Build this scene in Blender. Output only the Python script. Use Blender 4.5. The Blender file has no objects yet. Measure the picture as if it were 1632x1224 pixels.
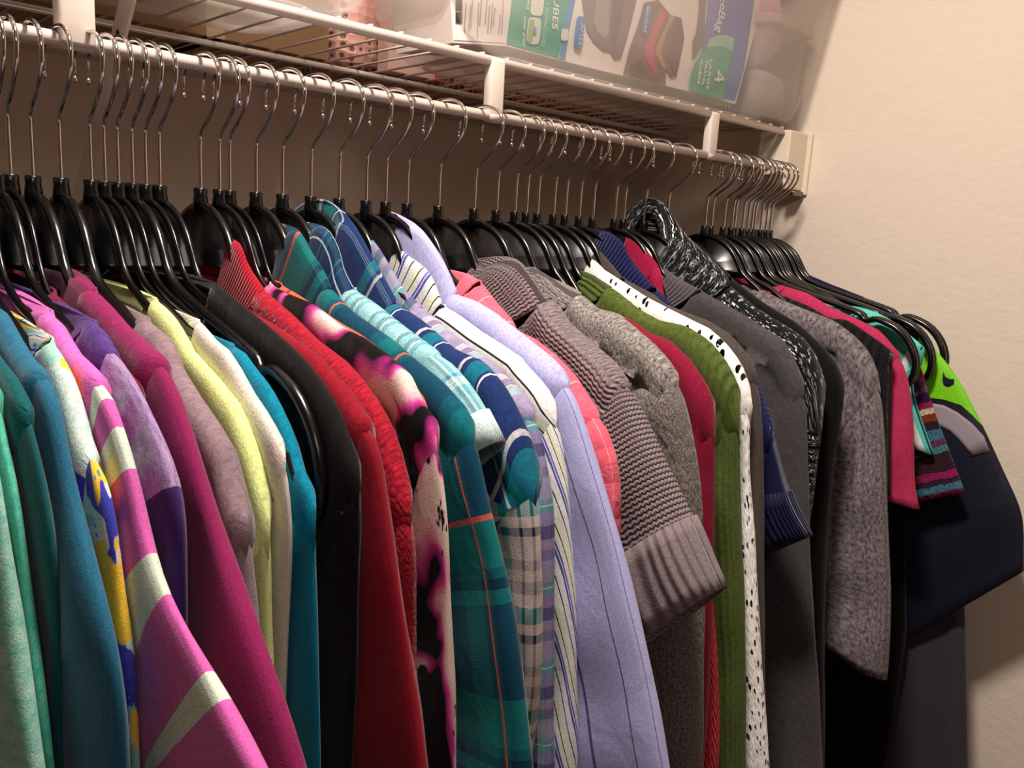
import bpy, math, random
from mathutils import Vector, Matrix
random.seed(7)
S = bpy.context.scene
C = S.collection
# ------------------------------------------------------------------ camera
cam_d = bpy.data.cameras.new('camera'); cam = bpy.data.objects.new('camera', cam_d); C.objects.link(cam)
cam_d.sensor_width = 36; cam_d.lens = 1293.5/1632*36; cam_d.clip_start = .02
right = Vector((0.72833591, -0.68300093, 0.05510477)); down = Vector((-0.09031995, -0.17540955, -0.98034371)); fwd = Vector((0.67924157, 0.70904247, -0.18944569))
cam.matrix_world = Matrix(((right.x, -down.x, -fwd.x, -0.14524564), (right.y, -down.y, -fwd.y, -0.68140702), (right.z, -down.z, -fwd.z, 1.58490955), (0, 0, 0, 1)))
S.camera = cam
# ------------------------------------------------------------------ light
S.view_settings.view_transform = 'Standard'; S.view_settings.look = 'None'; S.view_settings.gamma = 1; S.view_settings.use_curve_mapping = False
S.view_settings.exposure = 0.17
w = bpy.data.worlds.new('world'); S.world = w; w.use_nodes = True
w.node_tree.nodes['Background'].inputs[0].default_value = (1, .85, .7, 1); w.node_tree.nodes['Background'].inputs[1].default_value = 0.02
def area(name, loc, target, size, power, col):
    l = bpy.data.lights.new(name, 'AREA'); l.shape = 'DISK'; l.size = size; l.energy = power; l.color = col
    o = bpy.data.objects.new(name, l); C.objects.link(o); o.location = loc
    o.rotation_euler = (Vector(target)-Vector(loc)).to_track_quat('-Z', 'Y').to_euler()
    return o
area('ceiling_lamp', (0.16, -0.34, 2.41), (0.40, -0.32, 0), .20, 19.0, (1.0, .885, .80))
area('front_fill', (-0.35, -1.45, 2.36), (0.6, -.1, 1.5), .4, 4.0, (1.0, .92, .84))  # added fill that brightens the bin front, no known lamp there
# ------------------------------------------------------------------ helpers
def mesh_obj(name, verts, faces, m=None, parent=None, uv=None, yz=None, smooth=True, loc=None):
    me = bpy.data.meshes.new(name); me.from_pydata(verts, [], faces); me.update()
    if smooth: me.polygons.foreach_set('use_smooth', [True]*len(me.polygons))
    if uv is not None:
        for nm, arr in (('uv', uv), ('yz', yz)):
            if arr is None: continue
            l = me.uv_layers.new(name=nm); fl = []
            idx = [0]*len(me.loops); me.loops.foreach_get('vertex_index', idx)
            for i in idx: fl += [arr[i][0], arr[i][1]]
            l.data.foreach_set('uv', fl)
    if m: me.materials.append(m)
    o = bpy.data.objects.new(name, me); C.objects.link(o)
    if parent: o.parent = parent
    if loc: o.location = loc
    return o
def tag(o, label=None, cat=None, group=None, kind=None):
    if label: o['label'] = label
    if cat: o['category'] = cat
    if group: o['group'] = group
    if kind: o['kind'] = kind
    return o
def empty(name, loc, label, cat, group=None):
    o = bpy.data.objects.new(name, None); C.objects.link(o); o.location = loc; o.empty_display_size = .03
    return tag(o, label, cat, group)
class MB:
    def __init__(s): s.v = []; s.f = []
    def add(s, v, f):
        n = len(s.v); s.v += [tuple(p) for p in v]; s.f += [tuple(i+n for i in q) for q in f]; return s
    def box(s, a, b):
        x0, y0, z0 = a; x1, y1, z1 = b
        return s.add([(x0,y0,z0),(x1,y0,z0),(x1,y1,z0),(x0,y1,z0),(x0,y0,z1),(x1,y0,z1),(x1,y1,z1),(x0,y1,z1)],
                     [(0,3,2,1),(4,5,6,7),(0,1,5,4),(1,2,6,5),(2,3,7,6),(3,0,4,7)])
    def tube(s, pts, r, n=10, closed=False):
        pts = [Vector(p) for p in pts]; L = len(pts); rs = r if isinstance(r, (list, tuple)) else [r]*L
        V = []; F = []
        t0 = (pts[1]-pts[0]).normalized(); up = Vector((0,0,1)) if abs(t0.z) < .9 else Vector((1,0,0))
        nrm = (up - t0*up.dot(t0)).normalized()
        for i, p in enumerate(pts):
            t = (pts[(i+1) % L if closed else min(i+1, L-1)] - pts[(i-1) % L if closed else max(i-1, 0)]).normalized()
            nrm = (nrm - t*nrm.dot(t)).normalized(); b = t.cross(nrm)
            for k in range(n):
                a = 2*math.pi*k/n; V.append(p + (nrm*math.cos(a)+b*math.sin(a))*rs[i])
        for i in range(L if closed else L-1):
            for k in range(n):
                a = i*n+k; b_ = i*n+(k+1) % n; c = ((i+1) % L)*n+(k+1) % n; d = ((i+1) % L)*n+k
                F.append((a, b_, c, d))
        if not closed:
            F.append(tuple(range(n))[::-1]); F.append(tuple((L-1)*n+k for k in range(n)))
        return s.add(V, F)
    def prism(s, poly, y0, y1):      # polygon in the xz plane extruded along y
        n = len(poly)
        V = [(p[0], y0, p[1]) for p in poly] + [(p[0], y1, p[1]) for p in poly]
        F = [tuple(range(n)), tuple(range(2*n-1, n-1, -1))] + [(i, i+n, (i+1) % n+n, (i+1) % n) for i in range(n)]
        return s.add(V, F)
    def build(s, name, m=None, parent=None, smooth=True, loc=None):
        return mesh_obj(name, s.v, s.f, m, parent, smooth=smooth, loc=loc)
def bevel(o, w_, seg=2):
    b = o.modifiers.new('bevel', 'BEVEL'); b.width = w_; b.segments = seg; b.limit_method = 'ANGLE'; return o
def srgb(h):
    if isinstance(h, str): c = [int(h[i:i+2], 16)/255 for i in (0, 2, 4)]
    else: c = [x/255 for x in h]
    return tuple((x/12.92 if x <= .04045 else ((x+.055)/1.055)**2.4) for x in c) + (1,)
# ------------------------------------------------------------------ node helpers
class NT:
    def __init__(s, name):
        s.m = bpy.data.materials.new(name); s.m.use_nodes = True; s.t = s.m.node_tree; s.b = s.t.nodes['Principled BSDF']; s.out = s.t.nodes['Material Output']
    def n(s, typ, **kw):
        x = s.t.nodes.new(typ)
        for k, v in kw.items(): setattr(x, k, v)
        return x
    def put(s, sock, v):
        if isinstance(v, bpy.types.NodeSocket): s.t.links.new(v, sock)
        elif v is not None: sock.default_value = v
    def math(s, op, a, b=None, c=None, clamp=False):
        x = s.n('ShaderNodeMath', operation=op, use_clamp=clamp)
        s.put(x.inputs[0], a); s.put(x.inputs[1], b); s.put(x.inputs[2], c); return x.outputs[0]
    def mix(s, f, a, b, mode='MIX'):
        x = s.n('ShaderNodeMix', data_type='RGBA', blend_type=mode); s.put(x.inputs[0], f); s.put(x.inputs[6], a); s.put(x.inputs[7], b); return x.outputs[2]
    def uv(s, nm='uv'):
        u = s.n('ShaderNodeUVMap'); u.uv_map = nm; x = s.n('ShaderNodeSeparateXYZ'); s.t.links.new(u.outputs[0], x.inputs[0])
        return u.outputs[0], x.outputs[0], x.outputs[1]
    def vec(s, x, y, z=0.0):
        c = s.n('ShaderNodeCombineXYZ'); s.put(c.inputs[0], x); s.put(c.inputs[1], y); s.put(c.inputs[2], z); return c.outputs[0]
    def noise(s, v, scale, detail=3, rough=.5, dist=0):
        x = s.n('ShaderNodeTexNoise'); s.put(x.inputs['Vector'], v); x.inputs['Scale'].default_value = scale; x.inputs['Detail'].default_value = detail
        x.inputs['Roughness'].default_value = rough; x.inputs['Distortion'].default_value = dist; return x.outputs[0]
    def ramp(s, f, stops, interp='CONSTANT'):
        x = s.n('ShaderNodeValToRGB'); r = x.color_ramp; r.interpolation = interp
        while len(r.elements) > 1: r.elements.remove(r.elements[-1])
        r.elements[0].position = stops[0][0]; r.elements[0].color = stops[0][1]
        for p, c in stops[1:]:
            e = r.elements.new(min(1, p)); e.color = c
        s.put(x.inputs[0], f); return x.outputs[0]
    def bump(s, h, strength, dist=.001, nrm=None):
        x = s.n('ShaderNodeBump'); x.inputs['Strength'].default_value = strength; x.inputs['Distance'].default_value = dist; s.put(x.inputs['Height'], h)
        if nrm is not None: s.put(x.inputs['Normal'], nrm)
        return x.outputs[0]
def simple(name, col, rough=.5, metal=0, spec=.5, coat=0):
    q = NT(name); q.b.inputs['Base Color'].default_value = srgb(col); q.b.inputs['Roughness'].default_value = rough
    q.b.inputs['Metallic'].default_value = metal; q.b.inputs['Specular IOR Level'].default_value = spec; q.b.inputs['Coat Weight'].default_value = coat
    q.b.inputs['Coat Roughness'].default_value = .15
    # slight uneven finish
    tc = q.n('ShaderNodeTexCoord'); nz = q.noise(tc.outputs['Object'], 60, 3)
    q.put(q.b.inputs['Roughness'], q.math('MULTIPLY_ADD', nz, .12, rough-.06))
    return q.m
def bands(q, coord, period, stops, off=0.0):
    f = q.math('FRACT', q.math('DIVIDE', q.math('ADD', coord, off+50*period), period)) if period else coord
    return q.ramp(f, [(p, srgb(c)) for p, c in stops])
def fabric(name, col, kind='jersey', size=.0022, strength=.5, heather=None, us=None, vs=None, plaid=.5, twist=0, lines=None, sheen=.12, paint=None, rough=.95, mode='plaid', spec=.12):
    """kind: surface knit; heather=(colour, scale, amount, stretch); us/vs = (period, stops, offset) bands across / along; lines = thin extra lines"""
    q = NT(name); uvv, u, v = q.uv()
    if twist: u = q.math('ADD', u, q.math('MULTIPLY', v, twist))
    base = srgb(col)
    if us and vs:
        a = bands(q, u, *us); b = bands(q, v, *vs)
        if mode == 'twill':
            tw = q.math('GREATER_THAN', q.math('SINE', q.math('MULTIPLY', q.math('ADD', u, v), 2*math.pi/size)), 0.0)
            base = q.mix(q.math('MULTIPLY_ADD', tw, .8, .1), a, b)
        else: base = q.mix(plaid, a, b)
    elif us: base = bands(q, u, *us)
    elif vs: base = bands(q, v, *vs)
    for ln in (lines or []):       # (axis, period, halfwidth fraction, offset, colour, amount)
        ax, per, hw, off, lc, am = ln
        f = q.math('FRACT', q.math('DIVIDE', q.math('ADD', u if ax == 'u' else v, off+50*per), per))
        g = q.math('LESS_THAN', q.math('ABSOLUTE', q.math('SUBTRACT', f, .5)), hw)
        base = q.mix(q.math('MULTIPLY', g, am), base, srgb(lc))
    if heather:
        hc, sc, am, st = heather
        nz = q.noise(q.vec(u, q.math('MULTIPLY', v, st)), sc, 5, .7)
        nz = q.math('MULTIPLY', q.math('SUBTRACT', nz, .36, clamp=True), 3.4*am, clamp=True)
        base = q.mix(nz, base, srgb(hc))
    if paint: base = paint(q, base)
    mv = q.noise(q.vec(u, v), 520, 3, .65)
    base = q.mix(.55, base, q.ramp(mv, [(.30, (.42, .42, .42, 1)), (.5, (.86, .86, .86, 1)), (.68, (1.25, 1.25, 1.25, 1))], 'LINEAR'), 'MULTIPLY')
    bs = q.noise(uvv, 900, 2, .6)
    if kind == 'jersey': h = q.math('MULTIPLY', bs, 1.8)
    elif kind == 'rib': h = q.math('MULTIPLY_ADD', bs, .3, q.math('SINE', q.math('MULTIPLY', u, 2*math.pi/size)))
    elif kind == 'ribv': h = q.math('MULTIPLY_ADD', bs, .3, q.math('SINE', q.math('MULTIPLY', v, 2*math.pi/size)))
    elif kind == 'twill': h = q.math('MULTIPLY_ADD', q.math('SINE', q.math('MULTIPLY', q.math('ADD', u, v), 2*math.pi/max(size, .0030))), .25, bs)
    elif kind in ('chunky', 'cable'):
        fu = q.math('ABSOLUTE', q.math('SUBTRACT', q.math('FRACT', q.math('DIVIDE', q.math('ADD', u, 5*size), size)), .5))
        slope = .62 if kind == 'chunky' else 2.6
        ph = q.math('MULTIPLY_ADD', fu, slope*2*math.pi, q.math('MULTIPLY', v, 2*math.pi/(size*.8)))
        st_ = q.math('MULTIPLY_ADD', q.math('SINE', ph), .5, .5)
        edge = q.math('POWER', q.math('MULTIPLY', q.math('SUBTRACT', .5, q.math('ABSOLUTE', q.math('SUBTRACT', fu, .25))), 2.0), .6)
        h = q.math('MULTIPLY_ADD', bs, .15, q.math('MULTIPLY', q.math('POWER', st_, .6), edge))
        # yarn shade variation between stitches belongs to the two-ply yarn
    elif kind == 'marl':
        vo = q.n('ShaderNodeTexVoronoi'); q.put(vo.inputs['Vector'], q.vec(u, q.math('MULTIPLY', v, .45))); vo.inputs['Scale'].default_value = 1/size
        h = q.math('SUBTRACT', 1.0, vo.outputs['Distance'])
    elif kind == 'quilt':
        h = q.math('MULTIPLY', q.math('ABSOLUTE', q.math('SINE', q.math('MULTIPLY', v, math.pi/size))), q.noise(uvv, 55, 3, .5, 1.5))
    elif kind == 'ruche':
        h = q.math('SINE', q.math('MULTIPLY_ADD', q.noise(uvv, 30, 2), 3.0, q.math('MULTIPLY', u, 2*math.pi/size)))
    else: h = bs
    q.put(q.b.inputs['Base Color'], base); q.b.inputs['Roughness'].default_value = rough; q.b.inputs['Specular IOR Level'].default_value = spec
    q.b.inputs['Sheen Weight'].default_value = sheen; q.b.inputs['Sheen Roughness'].default_value = .4
    wr = q.bump(q.noise(q.vec(u, q.math('MULTIPLY', v, .5)), 20, 3, .55, .8), .30, .008)
    q.put(q.b.inputs['Normal'], q.bump(h, strength, {'chunky': .0022, 'cable': .003, 'marl': .0012, 'rib': .0009, 'ribv': .0009, 'quilt': .003, 'ruche': .002}.get(kind, .0004), wr))
    return q
# ------------------------------------------------------------------ setting
def wallmat(name, col):
    q = NT(name); tc = q.n('ShaderNodeTexCoord')
    q.b.inputs['Base Color'].default_value = srgb(col); q.b.inputs['Roughness'].default_value = .85; q.b.inputs['Specular IOR Level'].default_value = .25
    a = q.noise(tc.outputs['Object'], 42, 4, .55, .4); b = q.noise(tc.outputs['Object'], 140, 3, .5)
    q.put(q.b.inputs['Normal'], q.bump(q.math('MULTIPLY_ADD', b, .25, a), .30, .004)); return q.m
M_wall = wallmat('beige wall paint', (231, 216, 199)); M_ceil = wallmat('ceiling paint', (222, 212, 198)); M_far = wallmat('darkened unseen wall paint', (128, 104, 82))  # unseen walls, and the carpet below, darkened to cut bounced light
q = NT('carpet'); tc = q.n('ShaderNodeTexCoord'); q.b.inputs['Base Color'].default_value = srgb((112, 92, 74)); q.b.inputs['Roughness'].default_value = 1
q.put(q.b.inputs['Normal'], q.bump(q.noise(tc.outputs['Object'], 400, 3), .8, .004)); M_carpet = q.m
XW, YW = 1.13, .43
def struct(name, a, b, m): return tag(MB().box(a, b).build(name, m, smooth=False), kind='structure')
struct('wall_back', (-1.3, YW, 0), (XW+.1, YW+.1, 2.45), M_wall)
struct('wall_right', (XW, -1.9, 0), (XW+.1, YW, 2.45), M_wall)
struct('wall_left', (-1.3, -1.9, 0), (-1.2, YW, 2.45), M_far)
struct('wall_front', (-1.3, -2.0, 0), (XW+.1, -1.9, 2.45), M_far)
struct('ceiling', (-1.3, -2.0, 2.45), (XW+.1, YW+.1, 2.5), M_ceil)
struct('floor', (-1.3, -2.0, -.05), (XW+.1, YW+.1, 0), M_carpet)
# ------------------------------------------------------------------ shelf and rod
M_white = simple('white vinyl coated steel', (208, 194, 184), .32)
M_bracket = simple('white powder coated bracket', (222, 208, 196), .42)
M_plastic_white = simple('white plastic clip', (226, 212, 190), .5)
M_hole = simple('dark hole', (35, 26, 22), .8)
M_black = simple('glossy black plastic', (6, 6, 7), .24, spec=.5)
M_chrome = simple('polished chrome', (214, 208, 204), .09, 1.0)
M_screw = simple('grey steel', (120, 112, 105), .35, 1.0)
ZR, RR = 1.700, .0054
ZL = 1.7555
SPX = (.0475, .4566, .8680)
sh = empty('wire_shelf', (0, .2, ZL), 'white wire closet shelf running above the clothes to the side wall', 'shelf')
MB().tube([(-1.19, 0, 0), (1.06, 0, 0)], .0052, 14).build('front_bar', M_white, sh, loc=(0, -.2, 0))
MB().tube([(-1.19, 0, 0), (1.08, 0, 0)], .0033, 10).build('middle_bar', M_white, sh, loc=(0, -.010, -.0015))
MB().tube([(-1.19, 0, 0), (1.10, 0, 0)], .0035, 10).build('back_bar', M_white, sh, loc=(0, .205, 0))
wb = MB(); x = .3012-.0345*42
while x < 1.09:
    wb.tube([(x, .206, .0050), (x, -.17, .0050), (x, -.196, .0062), (x, -.2020, .0055)], .0013, 6)
    x += .0345
tag(wb.build('wire_deck', M_white, sh), 'thin white cross wires of the shelf')
rod = empty('closet_rod', (0, 0, ZR), 'long white closet rod carrying every hanger', 'closet rod')
MB().tube([(-1.19, 0, 0), (1.112, 0, 0)], RR, 20).build('rod', M_white, rod)
for i, sx in enumerate(SPX):
    wdt = .0125 if i == 0 else .0095
    h = ZL-ZR-.003
    prof = [(-.0062, -.003), (-.0062, h+.004), (-.002, h+.0078), (.004, h+.0065), (.0062, h+.001), (.0062, -.003)]
    if i == 0: prof = [(-.0085, -.004), (-.0085, h+.005), (-.003, h+.0085), (.004, h+.0075), (.0085, h+.001), (.0085, -.004)]
    V = []; F = []; n = len(prof)
    for xx in (sx-wdt, sx+wdt): V += [(xx, a, b) for a, b in prof]
    F = [tuple(range(n))[::-1], tuple(range(n, 2*n))] + [(k, (k+1) % n, (k+1) % n+n, k+n) for k in range(n)]
    o = MB().add(V, F).build('rod_support', M_bracket, rod); bevel(o, .003 if i == 0 else .0015)
    cl = MB().tube([(sx-wdt*.9, 0, 0), (sx+wdt*.9, 0, 0)], RR+.0011, 18).build('rod_clip', M_bracket, o)
br = empty('shelf_brace', (.1, 0, ZL), 'flat white diagonal steel brace with a screw hole, sloping down to back wall', 'brace')
BX = .100
bdir = Vector((0, YW-.004-.035, -.405)); L_ = bdir.length; bdir.normalize(); bn = Vector((0, -bdir.z, bdir.y))
def bp(s, t, dx): p = bdir*s + bn*t; return (dx, p.y+.035, p.z)
bm_ = MB()
st = [(-.012, .006), (.005, .0135), (.06, .0135), (L_-.02, .0135), (L_-.012, .010)]
V = []; F = []
for dx in (-.0012, .0012):
    V += [bp(s, t, dx) for s, t in st] + [bp(s, -t, dx) for s, t in reversed(st)]
n = len(st)*2
F = [tuple(range(n)), tuple(range(2*n-1, n-1, -1))] + [(k, k+n, (k+1) % n+n, (k+1) % n) for k in range(n)]
bm_.add(V, F); bm_.build('brace_strap', M_bracket, br, smooth=False)
hb = MB(); V = [bp(.045+.0036*math.cos(a*math.pi/8), .0036*math.sin(a*math.pi/8), -.0016) for a in range(16)]; V2 = [(v[0]+.0032, v[1], v[2]) for v in V]
hb.add(V+V2, [tuple(range(16)), tuple(range(31, 15, -1))]+[(k, k+16, (k+1) % 16+16, (k+1) % 16) for k in range(16)]).build('screw_hole', M_hole, br, smooth=False)
eb = empty('end_bracket', (1.12, 0, 1.72), 'cream plastic end bracket joining shelf and rod to the side wall', 'bracket')
o = MB().box((-.052, -.012, -.052), (.003, -.006, .038)).build('front_plate', M_plastic_white, eb, smooth=False); bevel(o, .002)
o = MB().box((.003, -.019, -.058), (.0095, .050, .038)).build('wall_plate', M_plastic_white, eb, smooth=False); bevel(o, .0015)
o = MB().box((-.054, -.010, -.030), (-.050, .040, .038)).build('side_web', M_plastic_white, eb, smooth=False); bevel(o, .001)
o = MB().box((-.030, -.016, -.061), (.004, .004, -.053)).build('screw_tab', M_screw, eb, smooth=False); bevel(o, .002)
# ------------------------------------------------------------------ hangers
ARM = [(-.004, 1.5885), (-.018, 1.5865), (-.035, 1.5795), (-.050, 1.568), (-.060, 1.553), (-.068, 1.540), (-.080, 1.5305), (-.100, 1.5235), (-.130, 1.516), (-.165, 1.508), (-.200, 1.4995), (-.212, 1.4955), (-.216, 1.4895), (-.224, 1.4885), (-.230, 1.4925), (-.243, 1.490), (-.262, 1.4825), (-.278, 1.468), (-.288, 1.450), (-.291, 1.432), (-.286, 1.414), (-.272, 1.4045), (-.250, 1.402)]
def interp(P, x):
    if x <= P[0][0]: return P[0][1]
    for a, b in zip(P[:-1], P[1:]):
        if x <= b[0]: return a[1]+(b[1]-a[1])*(x-a[0])/max(1e-9, b[0]-a[0])
    return P[-1][1]
def smooth_poly(P, it=2):
    for _ in range(it):
        Q = [P[0]]
        for a, b in zip(P[:-1], P[1:]):
            Q.append(tuple(.75*a[k]+.25*b[k] for k in range(len(a)))); Q.append(tuple(.25*a[k]+.75*b[k] for k in range(len(a))))
        Q.append(P[-1]); P = Q
    return P
def hanger_body(lim=None, thick=1.0):
    b = MB(); half = smooth_poly(ARM, 1)
    low = 1.402
    if lim:
        line, yn, ymax = lim
        sy = min(1, (ymax-.016)/.2915) if ymax < .31 else 1
        H2 = []
        for y, z in half:
            ay = -y
            if ay > .19: ay = .19+(ay-.19)*max(.35, ((.2915*sy)-.19)/(.2915-.19))
            if ay > yn*.75:
                k = min(1, (ay-yn*.75)/.035)
                d = max(0, (interp(line, .19)+.0) and 0)
                zl = interp(line, min(ay, line[-1][0]-.012)) - .0072
                drop = max(0, interp(ARMZ, min(ay, .2))-interp(line, min(ay, .2))+.0072)
                z2 = z-drop*k
                if ay > .2: z2 = min(z2, interp(line, min(ay, line[-1][0]))-.0085)
                z = z2 if k >= 1 else z+(z2-z)*k
            H2.append((-ay, z))
        half = H2; low = half[-1][1]
    path = half[::-1] + [(-y, z) for y, z in half]
    # rim: broad rounded rib, wide in x, running the whole outline, then the straight lower bar
    W_, H_, n = .0034*thick, .0032, 10
    
    pts = [Vector((0, y, z-1.70)) for y, z in path]
    ye = abs(half[-1][0])
    pts += [Vector((0, y*ye/.25, low-1.70)) for y in (.2, .12, .04, -.04, -.12, -.2)]
    L = len(pts); V = []; F = []
    for i, p in enumerate(pts):
        t = (pts[(i+1) % L]-pts[i-1]).normalized(); nn = Vector((0, -t.z, t.y)); b_x = Vector((1, 0, 0))
        big = 1.0 + .25*min(1, abs(p.y)/.25)
        for k in range(n):
            a = 2*math.pi*k/n; V.append(p + b_x*(W_*big*math.cos(a)) + nn*(H_*big*math.sin(a)))
    for i in range(L):
        for k in range(n): F.append((i*n+k, i*n+(k+1) % n, ((i+1) % L)*n+(k+1) % n, ((i+1) % L)*n+k))
    b.add(V, F)
    # thin web filling the hump
    hp = [(y, z) for y, z in path if abs(y) < .074]
    m = len(hp); V = []
    for dx in (-.0014, .0014): V += [(dx, y, z-1.70) for y, z in hp]
    b.add(V, [tuple(range(m)), tuple(range(2*m-1, m-1, -1))] + [(k, k+m, (k+1) % m+m, (k+1) % m) for k in range(m)])
    return b
ARMZ = sorted([(-a, b) for a, b in ARM[:11]])
HOOK = smooth_poly([(0, 1.5890), (0, 1.616), (0, 1.640), (-.004, 1.648), (-.020, 1.658), (-.034, 1.671), (-.040, 1.686), (-.034, 1.700), (-.019, 1.7065), (-.002, 1.7075), (.014, 1.706), (.026, 1.699), (.032, 1.690), (.031, 1.682)], 2)
HG = 'black plastic hangers on the closet rod'
h0 = empty('clothes_hanger', (0, 0, 1.70), '-', 'hanger', HG)
BARE = hanger_body().build('hanger_frame', M_black, h0).data
hk = MB().tube([(0, y, z-1.70) for y, z in HOOK], .0017, 10)
hk.tube([(0, HOOK[-1][0], HOOK[-1][1]-1.7015), (0, HOOK[-1][0], HOOK[-1][1]-1.7035), (0, HOOK[-1][0], HOOK[-1][1]-1.7055), (0, HOOK[-1][0], HOOK[-1][1]-1.707)], [.0015, .0020, .0020, .001], 10)
hk.build('hook', M_chrome, h0)
nk = MB().tube([(0, 0, -.1165), (0, 0, -.108), (0, 0, -.103), (0, 0, -.0985), (0, 0, -.0975)], [.0062, .0060, .0052, .0056, .0046], 16)
nk.build('neck', M_black, h0)
proto = h0
def put_hanger(x, label, first=[True], rz=0.0, dy=0.0, ry=0.0, lim=None):
    if first[0]: r = proto; first[0] = False; r.location = (x, dy, 1.70)
    else:
        r = proto.copy(); C.objects.link(r); r.location = (x, dy, 1.70)
        for ch in list(proto.children):
            c = ch.copy(); C.objects.link(c); c.parent = r
    fr = [c for c in r.children if c.name.startswith('hanger_frame')][0]; fr.data = BARE
    if lim:
        fr = [c for c in r.children if c.name.startswith('hanger_frame')][0]
        bb = hanger_body(lim, lim[3] if len(lim) > 3 else 1.0) if False else hanger_body(lim[:3], lim[3])
        me = bpy.data.meshes.new('hanger_frame'); me.from_pydata(bb.v, [], bb.f); me.polygons.foreach_set('use_smooth', [True]*len(me.polygons)); me.materials.append(M_black); fr.data = me
    r.rotation_euler = (ry*0, 0, rz); r['label'] = label; return r
# ------------------------------------------------------------------ garments
HX = {-6: -0.071, -5: -0.063, -4: -0.054, -3: -0.044, -2: -0.032, -1: -0.021, 0: -0.007, 1: 0.001, 2: 0.0151, 3: 0.0336, 4: 0.0543, 5: 0.0641, 6: 0.0737, 7: 0.0844, 8: 0.0944, 9: 0.1051, 10: 0.1381, 11: 0.1543, 12: 0.1631, 13: 0.1869, 14: 0.2118, 15: 0.2399, 16: 0.2695, 17: 0.2994, 18: 0.322, 19: 0.3477, 20: 0.3878, 21: 0.4367, 22: 0.469, 23: 0.497, 24: 0.515, 25: 0.533, 26: 0.56, 27: 0.58, 28: 0.605, 29: 0.63, 30: 0.672, 31: 0.69, 32: 0.733, 33: 0.783, 34: 0.875, 35: 0.892, 36: 0.924, 37: 0.946, 38: 0.954, 39: 0.976, 40: 0.99, 41: 1.002, 42: 1.01, 43: 1.029, 44: 1.045, 45: 1.058}
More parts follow.
